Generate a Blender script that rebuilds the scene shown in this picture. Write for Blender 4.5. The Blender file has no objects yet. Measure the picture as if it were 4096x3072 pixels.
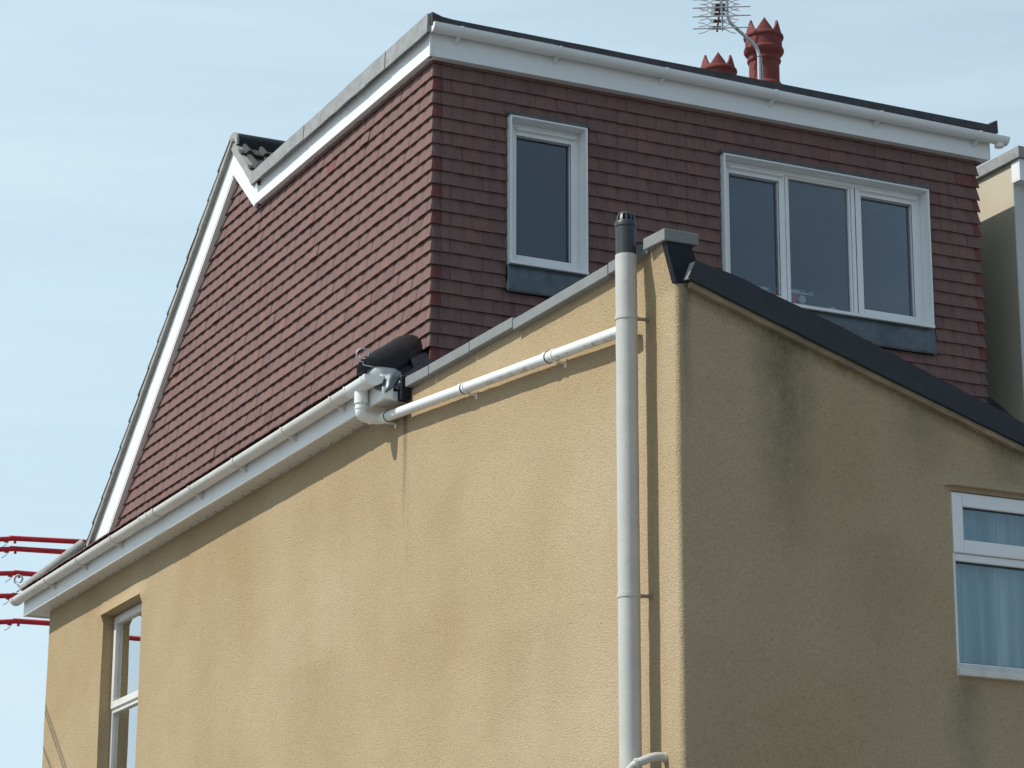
import bpy, bmesh, math, random
from mathutils import Vector, noise
random.seed(7)
D = bpy.data
SC = bpy.context.scene
COL = SC.collection
R = math.radians

# ------------------------------------------------------------------ camera
cam = D.objects.new('camera', D.cameras.new('camera')); COL.objects.link(cam)
SC.camera = cam
cam.data.sensor_width = 36.0
cam.data.lens = 36.0 * 10891.96 / 4096
cam.data.clip_start = 0.1
cam.data.clip_end = 2000
_yaw, _pit, _rol = 0.449324269, 0.274730854, 0.00283586664
_f = Vector((math.sin(_yaw)*math.cos(_pit), math.cos(_yaw)*math.cos(_pit), math.sin(_pit)))
_r = _f.cross(Vector((0, 0, 1))).normalized(); _u = _r.cross(_f)
_c, _s = math.cos(_rol), math.sin(_rol)
_r, _u = _c*_r + _s*_u, -_s*_r + _c*_u
from mathutils import Matrix
cam.matrix_world = Matrix(((_r.x, _u.x, -_f.x, 0), (_r.y, _u.y, -_f.y, 0), (_r.z, _u.z, -_f.z, 1.6), (0, 0, 0, 1)))

# ------------------------------------------------------------------ light
SUN = Vector((-1.0, 0.27, 1.15)).normalized()
EL = math.asin(SUN.z)
AZ = math.atan2(SUN.x, SUN.y)          # clockwise from +Y
w = D.worlds.new('World'); SC.world = w; w.use_nodes = True
nt = w.node_tree; nt.nodes.clear()
sky = nt.nodes.new('ShaderNodeTexSky'); sky.sky_type = 'NISHITA'
sky.sun_disc = False; sky.sun_elevation = EL; sky.sun_rotation = AZ
sky.air_density = 1.0; sky.dust_density = 1.6; sky.ozone_density = 1.2
bg = nt.nodes.new('ShaderNodeBackground'); bg.inputs[1].default_value = 0.10
tc = nt.nodes.new('ShaderNodeTexCoord'); mp = nt.nodes.new('ShaderNodeMapping')
mp.inputs['Scale'].default_value = (2.0, 2.0, 16.0)
nz = nt.nodes.new('ShaderNodeTexNoise'); nz.inputs['Scale'].default_value = 1.6; nz.inputs['Detail'].default_value = 4
L = nt.links.new
def wm(op, x, y, clamp=False):
    q = nt.nodes.new('ShaderNodeMath'); q.operation = op; q.use_clamp = clamp
    for i, v in enumerate((x, y)):
        if isinstance(v, (int, float)): q.inputs[i].default_value = v
        else: L(v, q.inputs[i])
    return q.outputs[0]
# thin summer haze: thicker towards the horizon, sunward and ahead of the camera, thinned behind it to darken rear faces, with faint cirrus streaks
sp = nt.nodes.new('ShaderNodeSeparateXYZ'); L(tc.outputs['Generated'], sp.inputs[0])
L(tc.outputs['Generated'], mp.inputs[0]); L(mp.outputs[0], nz.inputs['Vector'])
tow = wm('ADD', wm('MULTIPLY', sp.outputs['X'], -0.35), wm('MULTIPLY', sp.outputs['Y'], 0.37))
hz = wm('ADD', wm('SUBTRACT', 0.785, wm('MULTIPLY', sp.outputs['Z'], 0.35)), tow)
hz = wm('ADD', hz, wm('MULTIPLY', wm('SUBTRACT', nz.outputs['Fac'], 0.5), 0.22))
hz = wm('MINIMUM', wm('MAXIMUM', hz, 0.17), 1.0)
mx = nt.nodes.new('ShaderNodeMix'); mx.data_type = 'RGBA'
mx.inputs[7].default_value = (6.25, 8.2, 9.4, 1)
ou = nt.nodes.new('ShaderNodeOutputWorld')
nz2 = nt.nodes.new('ShaderNodeTexNoise'); nz2.inputs['Scale'].default_value = 2.3; nz2.inputs['Detail'].default_value = 7; nz2.inputs['Roughness'].default_value = 0.62
mp2 = nt.nodes.new('ShaderNodeMapping'); mp2.inputs['Scale'].default_value = (1.3, 1.3, 11.0); mp2.inputs['Rotation'].default_value = (0.12, 0.05, 0.0); mp2.inputs['Location'].default_value = (3.1, 1.7, 0.4)
L(tc.outputs['Generated'], mp2.inputs[0]); L(mp2.outputs[0], nz2.inputs['Vector'])
cr = nt.nodes.new('ShaderNodeValToRGB'); cr.color_ramp.elements[0].position = 0.42; cr.color_ramp.elements[0].color = (0, 0, 0, 1); cr.color_ramp.elements[1].position = 0.72; cr.color_ramp.elements[1].color = (0.42, 0.42, 0.42, 1)
L(nz2.outputs['Fac'], cr.inputs[0])
mx2 = nt.nodes.new('ShaderNodeMix'); mx2.data_type = 'RGBA'; mx2.inputs[7].default_value = (7.9, 9.0, 9.7, 1)
L(hz, mx.inputs[0]); L(sky.outputs[0], mx.inputs[6]); L(wm('MULTIPLY', cr.outputs[0], hz), mx2.inputs[0]); L(mx.outputs[2], mx2.inputs[6]); L(mx2.outputs[2], bg.inputs[0]); L(bg.outputs[0], ou.inputs[0])

sun = D.objects.new('sun', D.lights.new('sun', 'SUN')); COL.objects.link(sun)
sun.data.energy = 4.3; sun.data.angle = R(0.53); sun.data.color = (1.0, 0.965, 0.90)
sun.rotation_euler = SUN.to_track_quat('Z', 'Y').to_euler()
sun.location = (-20, 5, 30)
SC.view_settings.view_transform = 'Standard'; SC.view_settings.look = 'None'
SC.view_settings.exposure = 0.0; SC.view_settings.gamma = 1.0
SC.render.engine = 'CYCLES'

# ------------------------------------------------------------------ materials
def newmat(name):
    m = D.materials.new(name); m.use_nodes = True
    n = m.node_tree; b = n.nodes['Principled BSDF']
    return m, n, b

def nd(n, t, **kw):
    x = n.nodes.new(t)
    for k, v in kw.items():
        if k in x.inputs: x.inputs[k].default_value = v
        else: setattr(x, k, v)
    return x

def ramp(n, stops):
    r = n.nodes.new('ShaderNodeValToRGB'); e = r.color_ramp.elements
    while len(e) < len(stops): e.new(0.5)
    for el, (p, c) in zip(e, stops):
        el.position = p; el.color = (*c, 1) if len(c) == 3 else c
    return r

def mixc(n, fac, a, b, blend='MIX'):
    m = n.nodes.new('ShaderNodeMix'); m.data_type = 'RGBA'; m.blend_type = blend
    for s, v in ((0, fac), (6, a), (7, b)):
        if hasattr(v, 'is_linked') or hasattr(v, 'links'): n.links.new(v, m.inputs[s])
        else: m.inputs[s].default_value = v if s == 0 else (*v, 1)
    return m.outputs[2]

def objco(n, scale=(1, 1, 1)):
    t = n.nodes.new('ShaderNodeTexCoord'); m = n.nodes.new('ShaderNodeMapping')
    m.inputs['Scale'].default_value = scale
    n.links.new(t.outputs['Object'], m.inputs[0]); return m.outputs[0]

def bump(n, b, h, strength, dist):
    x = n.nodes.new('ShaderNodeBump'); x.inputs['Strength'].default_value = strength; x.inputs['Distance'].default_value = dist
    n.links.new(h, x.inputs['Height']); n.links.new(x.outputs[0], b.inputs['Normal'])

def simple(name, col, rough=0.5, var=0.12, scale=6.0, spec=0.5, metal=0.0, dirt=None, bumpd=0.0, bscale=60, stretch=(1, 1, 1)):
    m, n, b = newmat(name)
    co = objco(n, stretch)
    t = nd(n, 'ShaderNodeTexNoise', Scale=scale, Detail=5.0, Roughness=0.6); n.links.new(co, t.inputs['Vector'])
    lo = tuple(c*(1-var) for c in col); hi = tuple(min(1, c*(1+var)) for c in col)
    r = ramp(n, [(0.3, lo), (0.7, hi)]); n.links.new(t.outputs['Fac'], r.inputs[0])
    out = r.outputs[0]
    if dirt:
        t2 = nd(n, 'ShaderNodeTexNoise', Scale=scale*2.7, Detail=8.0, Roughness=0.75); n.links.new(co, t2.inputs['Vector'])
        r2 = ramp(n, [(0.5, (0, 0, 0)), (0.78, (dirt[3],)*3)]); n.links.new(t2.outputs['Fac'], r2.inputs[0])
        out = mixc(n, r2.outputs[0], out, dirt[:3])
    n.links.new(out, b.inputs['Base Color'])
    b.inputs['Roughness'].default_value = rough; b.inputs['Specular IOR Level'].default_value = spec; b.inputs['Metallic'].default_value = metal
    if bumpd:
        t3 = nd(n, 'ShaderNodeTexNoise', Scale=bscale, Detail=4.0); n.links.new(co, t3.inputs['Vector'])
        bump(n, b, t3.outputs['Fac'], 0.7, bumpd)
    return m

M = {}
M['pvc'] = simple('white_pvc', (0.80, 0.81, 0.805), 0.35, 0.03, 3, dirt=(0.5, 0.5, 0.46, 0.10))
M['pvc_old'] = simple('aged_white_pvc', (0.68, 0.66, 0.61), 0.42, 0.05, 4, dirt=(0.34, 0.32, 0.25, 0.5), stretch=(1, 0.6, 1))
M['soffit'] = simple('soffit_pvc', (0.72, 0.71, 0.66), 0.4, 0.04, 4, dirt=(0.45, 0.42, 0.34, 0.3))
M['pipe_paint'] = simple('painted_pipe', (0.49, 0.485, 0.45), 0.55, 0.06, 5, dirt=(0.40, 0.38, 0.33, 0.5), bumpd=0.0015, bscale=70)
M['grey_pipe'] = simple('dark_grey_plastic', (0.032, 0.037, 0.041), 0.4, 0.1, 8)
M['black_hip'] = simple('black_clay', (0.012, 0.0125, 0.015), 0.5, 0.35, 9, dirt=(0.024, 0.025, 0.029, 0.4), bumpd=0.002, spec=0.3)
M['lead'] = simple('lead_sheet', (0.095, 0.118, 0.132), 0.45, 0.28, 7, metal=0.25, dirt=(0.20, 0.22, 0.23, 0.5), bumpd=0.004, bscale=9)
M['dark_lead'] = simple('dark_lead_sheet', (0.09, 0.10, 0.11), 0.4, 0.35, 9, metal=0.3, dirt=(0.28, 0.29, 0.30, 0.5), bumpd=0.006, bscale=14)
M['bitumen'] = simple('bitumen_paint', (0.016, 0.018, 0.024), 0.6, 0.35, 11, dirt=(0.04, 0.045, 0.05, 0.4), bumpd=0.004, bscale=40, spec=0.2)
M['felt'] = simple('mineral_felt', (0.27, 0.28, 0.275), 0.85, 0.18, 9, dirt=(0.10, 0.10, 0.095, 0.6), bumpd=0.002, bscale=150)
M['felt_dark'] = simple('dark_felt', (0.05, 0.052, 0.056), 0.85, 0.25, 12, bumpd=0.002, bscale=80)
M['cement'] = simple('cement_mortar', (0.31, 0.31, 0.285), 0.9, 0.18, 14, dirt=(0.16, 0.16, 0.14, 0.55), bumpd=0.006, bscale=35)
M['moss_mortar'] = simple('mossy_mortar', (0.31, 0.25, 0.165), 0.95, 0.25, 9, dirt=(0.17, 0.135, 0.06, 0.6), bumpd=0.004, bscale=45)
M['coping'] = simple('painted_coping', (0.205, 0.215, 0.215), 0.75, 0.08, 5, dirt=(0.13, 0.13, 0.115, 0.45), bumpd=0.002, bscale=60)
M['roof_tile'] = simple('concrete_roof_tile', (0.052, 0.047, 0.048), 0.85, 0.35, 6, dirt=(0.14, 0.09, 0.06, 0.4), bumpd=0.002)
M['slate_verge'] = simple('dark_verge', (0.026, 0.029, 0.036), 0.7, 0.2, 7, dirt=(0.06, 0.06, 0.06, 0.4), bumpd=0.003, bscale=30)
M['terracotta'] = simple('terracotta', (0.175, 0.043, 0.038), 0.8, 0.16, 7, dirt=(0.075, 0.035, 0.032, 0.55), bumpd=0.002, bscale=80, spec=0.3)
M['steel'] = simple('galvanised_steel', (0.55, 0.56, 0.57), 0.38, 0.08, 20, metal=0.7)
M['alu'] = simple('dull_aluminium', (0.42, 0.44, 0.46), 0.5, 0.1, 20, metal=0.5)
M['alu_plate'] = simple('pale_aluminium', (0.62, 0.64, 0.66), 0.5, 0.05, 20, metal=0.3)
M['black_plastic'] = simple('black_plastic', (0.02, 0.02, 0.024), 0.5, 0.2, 20)
M['rust'] = simple('rusty_iron', (0.20, 0.09, 0.045), 0.9, 0.3, 30)
M['bracket_paint'] = simple('painted_iron', (0.33, 0.27, 0.20), 0.7, 0.2, 30, dirt=(0.16, 0.09, 0.05, 0.5))
M['red'] = simple('red_paint', (0.52, 0.018, 0.028), 0.45, 0.18, 6, dirt=(0.20, 0.02, 0.025, 0.5))
M['gasket'] = simple('gasket', (0.05, 0.05, 0.05), 0.7, 0.1)
M['net'] = simple('net_curtain', (0.33, 0.53, 0.58), 0.95, 0.06, 3, spec=0.1)
M['white_backing'] = simple('white_backing_cloth', (0.85, 0.85, 0.83), 0.95, 0.03, 3, spec=0.1)
M['plaster'] = simple('room_plaster', (0.42, 0.41, 0.40), 0.9, 0.04, 2)
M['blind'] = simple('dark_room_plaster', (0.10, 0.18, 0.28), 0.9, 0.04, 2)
M['ground'] = simple('asphalt', (0.165, 0.155, 0.145), 0.95, 0.25, 0.6, bumpd=0.01, bscale=40)
M['grass'] = simple('lawn', (0.06, 0.085, 0.03), 0.95, 0.3, 1.5)
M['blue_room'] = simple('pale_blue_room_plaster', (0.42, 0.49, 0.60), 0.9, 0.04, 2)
M['brick_felt'] = simple('breather_membrane', (0.03, 0.025, 0.027), 0.95, 0.1)
M['neigh'] = simple('cream_render', (0.52, 0.46, 0.35), 0.95, 0.06, 2.0, bumpd=0.003, bscale=90)
M['neigh_front'] = simple('pale_grey_render', (0.55, 0.57, 0.56), 0.95, 0.05, 2.0, bumpd=0.003, bscale=90)
M['card'] = simple('red_card', (0.50, 0.05, 0.05), 0.7, 0.35, 30)
M['wood'] = simple('weathered_wood', (0.16, 0.12, 0.09), 0.9, 0.2, 5)

def algae_pipe():
    m, n, b = newmat('pvc_with_algae')
    ge = nd(n, 'ShaderNodeNewGeometry'); sx = nd(n, 'ShaderNodeSeparateXYZ'); n.links.new(ge.outputs['Normal'], sx.inputs[0])
    px = nd(n, 'ShaderNodeSeparateXYZ'); n.links.new(ge.outputs['Position'], px.inputs[0])
    t = nd(n, 'ShaderNodeTexNoise', Scale=16.0, Detail=6.0, Roughness=0.75); n.links.new(ge.outputs['Position'], t.inputs['Vector'])
    r1 = ramp(n, [(0.16, (1, 1, 1)), (0.36, (0, 0, 0))]); mr = nd(n, 'ShaderNodeMapRange'); mr.inputs['From Min'].default_value = -1; n.links.new(sx.outputs['Z'], mr.inputs['Value']); n.links.new(mr.outputs[0], r1.inputs[0])
    r2 = ramp(n, [(0.50, (0, 0, 0)), (0.66, (0.8,)*3)]); n.links.new(t.outputs['Fac'], r2.inputs[0])
    mr2 = nd(n, 'ShaderNodeMapRange'); mr2.inputs['From Min'].default_value = 15.4; mr2.inputs['From Max'].default_value = 14.2; n.links.new(px.outputs['Y'], mr2.inputs['Value'])
    k = nd(n, 'ShaderNodeMath', operation='MULTIPLY'); n.links.new(r1.outputs[0], k.inputs[0]); n.links.new(r2.outputs[0], k.inputs[1])
    k2 = nd(n, 'ShaderNodeMath', operation='MULTIPLY'); n.links.new(k.outputs[0], k2.inputs[0]); n.links.new(mr2.outputs[0], k2.inputs[1])
    c = mixc(n, k2.outputs[0], (0.76, 0.765, 0.75), (0.16, 0.19, 0.06)); n.links.new(c, b.inputs['Base Color']); b.inputs['Roughness'].default_value = 0.4
    return m
M['algae'] = algae_pipe()

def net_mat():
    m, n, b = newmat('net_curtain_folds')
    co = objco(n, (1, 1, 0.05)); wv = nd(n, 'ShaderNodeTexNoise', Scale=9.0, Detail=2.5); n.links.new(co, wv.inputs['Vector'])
    r = ramp(n, [(0.38, (0.22, 0.50, 0.57)), (0.55, (0.36, 0.67, 0.74)), (0.66, (0.72, 0.92, 0.95))]); n.links.new(wv.outputs['Fac'], r.inputs[0])  # fold streaks painted in: denser net, plus light and shade on the folds
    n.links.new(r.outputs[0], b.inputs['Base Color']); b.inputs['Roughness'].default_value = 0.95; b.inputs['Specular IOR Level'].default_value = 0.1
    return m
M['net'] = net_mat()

def glass(name, tint=(0.93, 0.96, 0.97), mul=2.8):
    m = D.materials.new(name); m.use_nodes = True; n = m.node_tree; n.nodes.clear()
    o = nd(n, 'ShaderNodeOutputMaterial'); t = nd(n, 'ShaderNodeBsdfTransparent'); g = nd(n, 'ShaderNodeBsdfGlossy')
    t.inputs[0].default_value = (*tint, 1); g.inputs['Roughness'].default_value = 0.01
    co = objco(n); z = nd(n, 'ShaderNodeTexNoise', Scale=1.3, Detail=1.0); n.links.new(co, z.inputs['Vector'])
    bp = nd(n, 'ShaderNodeBump', Strength=0.05, Distance=0.02); n.links.new(z.outputs['Fac'], bp.inputs['Height'])
    n.links.new(bp.outputs[0], g.inputs['Normal'])
    f = nd(n, 'ShaderNodeFresnel', IOR=1.5); k = nd(n, 'ShaderNodeMath', operation='MULTIPLY', use_clamp=True)
    n.links.new(f.outputs[0], k.inputs[0]); k.inputs[1].default_value = mul
    x = nd(n, 'ShaderNodeMixShader'); n.links.new(k.outputs[0], x.inputs[0]); n.links.new(t.outputs[0], x.inputs[1]); n.links.new(g.outputs[0], x.inputs[2])
    n.links.new(x.outputs[0], o.inputs[0]); return m
M['glass'] = glass('window_glass', mul=1.8)
M['glass_double'] = glass('double_glazing', mul=4.5)

def tile_mat():
    m, n, b = newmat('plain_tile')
    a = nd(n, 'ShaderNodeAttribute', attribute_name='tint')
    r = ramp(n, [(0.0, (0.142, 0.086, 0.082)), (0.35, (0.174, 0.104, 0.095)), (0.7, (0.190, 0.113, 0.101)), (0.88, (0.208, 0.115, 0.095)), (0.97, (0.160, 0.050, 0.048))])
    n.links.new(a.outputs['Fac'], r.inputs[0])
    # faint vertical bands of colour down each tile
    co = objco(n, (34, 34, 1.3)); t = nd(n, 'ShaderNodeTexNoise', Scale=1.0, Detail=3.0); n.links.new(co, t.inputs['Vector'])
    rr = ramp(n, [(0.32, (0.80, 0.80, 0.84)), (0.5, (1, 1, 1)), (0.66, (1.1, 1.02, 0.98)), (0.735, (1.1, 0.98, 0.94)), (0.77, (1.22, 0.72, 0.66))]); n.links.new(t.outputs['Fac'], rr.inputs[0])
    c1 = mixc(n, 0.75, r.outputs[0], rr.outputs[0], 'MULTIPLY')
    co2 = objco(n); t2 = nd(n, 'ShaderNodeTexNoise', Scale=55.0, Detail=6.0, Roughness=0.8); n.links.new(co2, t2.inputs['Vector'])
    r2 = ramp(n, [(0.70, (0, 0, 0)), (0.82, (0.45,)*3)]); n.links.new(t2.outputs['Fac'], r2.inputs[0])
    c2 = mixc(n, r2.outputs[0], c1, (0.36, 0.31, 0.28))
    n.links.new(c2, b.inputs['Base Color']); b.inputs['Roughness'].default_value = 0.8; b.inputs['Specular IOR Level'].default_value = 0.22
    t3 = nd(n, 'ShaderNodeTexNoise', Scale=260.0, Detail=3.0); n.links.new(co2, t3.inputs['Vector'])
    bump(n, b, t3.outputs['Fac'], 0.5, 0.002)
    return m
M['tile'] = tile_mat()

def render_mat():
    m, n, b = newmat('roughcast_render')
    gpos = nd(n, 'ShaderNodeNewGeometry').outputs['Position']
    def objco(n, scale=(1, 1, 1)):
        q = n.nodes.new('ShaderNodeMapping'); q.inputs['Scale'].default_value = scale; n.links.new(gpos, q.inputs[0]); return q.outputs[0]
    co = objco(n)
    sx = nd(n, 'ShaderNodeSeparateXYZ'); n.links.new(co, sx.inputs[0])
    def m_(op, a, bb, clamp=False):
        x = nd(n, 'ShaderNodeMath', operation=op, use_clamp=clamp)
        for i, v in enumerate((a, bb)):
            if isinstance(v, (int, float)): x.inputs[i].default_value = v
            else: n.links.new(v, x.inputs[i])
        return x.outputs[0]
    big = nd(n, 'ShaderNodeTexNoise', Scale=0.8, Detail=3.0, Roughness=0.5); n.links.new(objco(n, (1, 1, 1.2)), big.inputs['Vector'])
    base = ramp(n, [(0.24, (0.408, 0.298, 0.168)), (0.50, (0.455, 0.346, 0.212)), (0.80, (0.498, 0.392, 0.260))])
    # the paint is yellower towards the front of the house
    tilt = m_('MULTIPLY', m_('SUBTRACT', 17.0, sx.outputs['Y']), 0.020)
    n.links.new(m_('ADD', big.outputs['Fac'], tilt), base.inputs[0])
    # streaky runs
    st = nd(n, 'ShaderNodeTexNoise', Scale=1.0, Detail=4.0); n.links.new(objco(n, (2.2, 2.2, 0.5)), st.inputs['Vector'])
    sr = ramp(n, [(0.3, (0.955, 0.95, 0.94)), (0.65, (1.015, 1.015, 1.0))]); n.links.new(st.outputs['Fac'], sr.inputs[0])
    c = mixc(n, 0.7, base.outputs[0], sr.outputs[0], 'MULTIPLY')
    # aggregate speckle
    sp = nd(n, 'ShaderNodeTexNoise', Scale=85.0, Detail=3.0, Roughness=0.7); n.links.new(co, sp.inputs['Vector'])
    spr = ramp(n, [(0.30, (0.50, 0.46, 0.42)), (0.47, (1, 1, 1)), (0.68, (1.16, 1.15, 1.13))]); n.links.new(sp.outputs['Fac'], spr.inputs[0])
    c = mixc(n, 0.42, c, spr.outputs[0], 'MULTIPLY')
    # dirt staining, last entry orange bounce light painted in beside the soil pipe: (axis, centre, half width, z top, z bottom, strength, colour)
    wob = nd(n, 'ShaderNodeTexNoise', Scale=3.0, Detail=4.0); n.links.new(co, wob.inputs['Vector'])
    fine = nd(n, 'ShaderNodeTexNoise', Scale=22.0, Detail=6.0, Roughness=0.8); n.links.new(objco(n, (1, 1, 0.5)), fine.inputs['Vector'])
    wv = m_('MULTIPLY', m_('SUBTRACT', wob.outputs['Fac'], 0.5), 0.30)
    fr = ramp(n, [(0.32, (0.25,)*3), (0.62, (1, 1, 1))]); n.links.new(fine.outputs['Fac'], fr.inputs[0])
    stains_and_bounce = [('X', 7.64, 0.24, 6.0, 4.6, 0.72, (0.10, 0.098, 0.082)), ('X', 8.55, 0.26, 5.70, 5.15, 0.45, (0.13, 0.125, 0.10)),
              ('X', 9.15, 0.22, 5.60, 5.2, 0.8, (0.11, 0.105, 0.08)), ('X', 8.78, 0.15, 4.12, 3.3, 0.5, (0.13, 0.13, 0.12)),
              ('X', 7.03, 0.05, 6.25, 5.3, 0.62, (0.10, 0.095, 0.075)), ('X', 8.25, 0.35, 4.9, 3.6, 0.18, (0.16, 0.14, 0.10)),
              ('Y', 16.09, 0.05, 6.36, 5.45, 0.95, (0.15, 0.135, 0.105)), ('Y', 16.02, 0.02, 5.9, 5.0, 0.3, (0.2, 0.17, 0.12)),
              ('Y', 14.3, 0.9, 4.6, 3.7, 0.22, (0.27, 0.195, 0.10)), ('Y', 17.6, 0.9, 4.9, 3.9, 0.25, (0.27, 0.19, 0.095)), ('Y', 12.63, 0.09, 6.1, 3.5, 0.35, (0.36, 0.20, 0.07))]
    for ax, cc, hw, zt, zb, stg, colr in stains_and_bounce:
        d = m_('ABSOLUTE', m_('SUBTRACT', m_('ADD', sx.outputs[ax], m_('MULTIPLY', wv, hw*3.0)), cc), 0)
        e = m_('SUBTRACT', 1.0, m_('DIVIDE', d, hw), True)
        other = 'Y' if ax == 'X' else 'X'
        lim = 12.46 if ax == 'X' else 7.05
        pl = m_('LESS_THAN', sx.outputs[other], lim)
        zf = m_('DIVIDE', m_('SUBTRACT', sx.outputs['Z'], zb), zt-zb, True)
        ztop = m_('DIVIDE', m_('SUBTRACT', zt+0.05, sx.outputs['Z']), 0.10, True)
        f = m_('MULTIPLY', m_('MULTIPLY', m_('MULTIPLY', e, pl), m_('MULTIPLY', zf, ztop)), stg)
        f2 = m_('MULTIPLY', f, m_('ADD', fr.outputs[0], 0.35), True)
        c = mixc(n, f2, c, colr)
    zl = m_('SUBTRACT', m_('SUBTRACT', 6.165, m_('MULTIPLY', m_('SUBTRACT', sx.outputs['X'], 6.99), 0.311)), sx.outputs['Z'])  # dark line under the verge: algae and the verge's soft shade, painted in
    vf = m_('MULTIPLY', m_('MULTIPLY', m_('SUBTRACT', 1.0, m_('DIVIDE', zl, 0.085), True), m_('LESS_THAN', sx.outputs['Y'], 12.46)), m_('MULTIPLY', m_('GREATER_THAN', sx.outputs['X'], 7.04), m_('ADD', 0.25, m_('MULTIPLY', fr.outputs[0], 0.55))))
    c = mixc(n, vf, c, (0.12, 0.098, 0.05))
    b.inputs['Roughness'].default_value = 0.95; b.inputs['Specular IOR Level'].default_value = 0.15
    pit = nd(n, 'ShaderNodeTexNoise', Scale=130.0, Detail=2.0); n.links.new(co, pit.inputs['Vector'])
    pr_ = ramp(n, [(0.31, (0.34, 0.31, 0.28)), (0.42, (1, 1, 1))]); n.links.new(pit.outputs['Fac'], pr_.inputs[0])
    c = mixc(n, 0.32, c, pr_.outputs[0], 'MULTIPLY')
    h1 = nd(n, 'ShaderNodeTexNoise', Scale=95.0, Detail=3.5, Roughness=0.65); n.links.new(co, h1.inputs['Vector'])
    n.links.new(c, b.inputs['Base Color'])
    bump(n, b, h1.outputs['Fac'], 1.0, 0.0095)
    return m
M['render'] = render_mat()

# ------------------------------------------------------------------ mesh helpers
class MB:
    def __init__(s): s.v = []; s.f = []; s.t = []
    def add(s, vs, fs, tint=0.5):
        o = len(s.v); s.v += [tuple(p) for p in vs]
        for f in fs: s.f.append(tuple(i+o for i in f)); s.t.append(tint)
        return s
    def box(s, x0, x1, y0, y1, z0, z1):
        vs = [(x, y, z) for x in (x0, x1) for y in (y0, y1) for z in (z0, z1)]
        return s.add(vs, [(0, 1, 3, 2), (4, 6, 7, 5), (0, 4, 5, 1), (2, 3, 7, 6), (0, 2, 6, 4), (1, 5, 7, 3)])
    def prism(s, poly, axis, a, b):
        # poly: 2D points in the two other axes (ordered x,y,z minus axis)
        def P(p, h):
            q = list(p); q.insert('XYZ'.index(axis), h); return tuple(q)
        n = len(poly); vs = [P(p, a) for p in poly] + [P(p, b) for p in poly]
        fs = [tuple(range(n)), tuple(range(2*n-1, n-1, -1))] + [(i, i+n, (i+1) % n+n, (i+1) % n) for i in range(n)]
        return s.add(vs, fs)
    def tube(s, pts, r, seg=16, cap=True, a0=0.0, a1=2*math.pi, up=None):
        pts = [Vector(p) for p in pts]; n = len(pts)
        rs = r if isinstance(r, (list, tuple)) else [r]*n
        full = abs(a1-a0-2*math.pi) < 1e-6; m = seg if full else seg+1
        rings = []; prev = None
        for i, p in enumerate(pts):
            d = (pts[min(i+1, n-1)]-pts[max(i-1, 0)]).normalized()
            if prev is None:
                ref = Vector(up) if up else (Vector((0, 0, 1)) if abs(d.z) < 0.9 else Vector((1, 0, 0)))
                e = (ref-d*ref.dot(d)).normalized()
            else: e = (prev-d*prev.dot(d)).normalized()
            prev = e; g = d.cross(e)
            rings.append([p+(e*math.cos(a0+(a1-a0)*k/seg)+g*math.sin(a0+(a1-a0)*k/seg))*rs[i] for k in range(m)])
        o = [q for rg in rings for q in rg]; fs = []
        for i in range(n-1):
            for k in range(m if full else m-1):
                k2 = (k+1) % m; fs.append((i*m+k, i*m+k2, (i+1)*m+k2, (i+1)*m+k))
        if cap: fs += [tuple(range(m-1, -1, -1)), tuple(range((n-1)*m, n*m))]
        return s.add(o, fs)
    def lathe(s, prof, c, seg=32, axis='Z'):
        vs = []; n = len(prof)
        for r, z in prof:
            for k in range(seg):
                a = 2*math.pi*k/seg; vs.append((c[0]+r*math.cos(a), c[1]+r*math.sin(a), c[2]+z))
        fs = [(i*seg+k, i*seg+(k+1) % seg, (i+1)*seg+(k+1) % seg, (i+1)*seg+k) for i in range(n-1) for k in range(seg)]
        return s.add(vs, fs)
    def build(s, name, mat, parent=None, smooth=False, bevel=0.0, label=None, solid=0.0):
        me = D.meshes.new(name); me.from_pydata(s.v, [], s.f); me.update()
        bm = bmesh.new(); bm.from_mesh(me); bmesh.ops.recalc_face_normals(bm, faces=bm.faces); bm.to_mesh(me); bm.free()
        return finish(name, me, mat, parent, smooth, bevel, label, solid)

def finish(name, me, mat, parent, smooth=False, bevel=0.0, label=None, solid=0.0):
    me.materials.append(M[mat])
    o = D.objects.new(name, me); COL.objects.link(o)
    if parent:
        o.parent = parent
        p = parent
        off = Vector((0, 0, 0))
        while p: off += p.location; p = p.parent
        for v in me.vertices: v.co -= off
    if smooth:
        for p in me.polygons: p.use_smooth = True
        try: me.set_sharp_from_angle(angle=R(38))
        except Exception: pass
    if solid:
        md = o.modifiers.new('thickness', 'SOLIDIFY'); md.thickness = solid; md.offset = 0
    if bevel:
        md = o.modifiers.new('soft_edges', 'BEVEL'); md.width = bevel; md.segments = 2; md.limit_method = 'ANGLE'
    if label: o['label'] = label
    return o

def thing(name, loc, label, cat, group=None, kind=None):
    o = D.objects.new(name, None); COL.objects.link(o); o.location = loc; o.empty_display_size = 0.2
    o['label'] = label; o['category'] = cat
    if group: o['group'] = group
    if kind: o['kind'] = kind
    return o

def tag(o, label, cat, group=None):
    o['label'] = label; o['category'] = cat
    if group: o['group'] = group
    return o

def arc(c, r, a0, a1, n, plane):
    out = []
    for i in range(n+1):
        a = a0+(a1-a0)*i/n; p = [r*math.cos(a), r*math.sin(a)]
        out.append(tuple(p))
    return out

# ------------------------------------------------------------------ key dimensions
XS = 6.97      # side wall
YE = 12.394    # rear wall of the extension
XG = 7.302      # tile hung gable
YD = 16.420     # tile hung dormer front
YF = 24.36     # front corner of the house
YW = 16.40     # datum for the dormer windows
GA = 0.0995    # tile gauge
ZR = 7.917     # one tile row's lower edge

# ------------------------------------------------------------------ ground
g = MB().box(-60, 60, -60, 120, -0.3, 0.0).build('ground', 'ground'); g['kind'] = 'structure'

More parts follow.
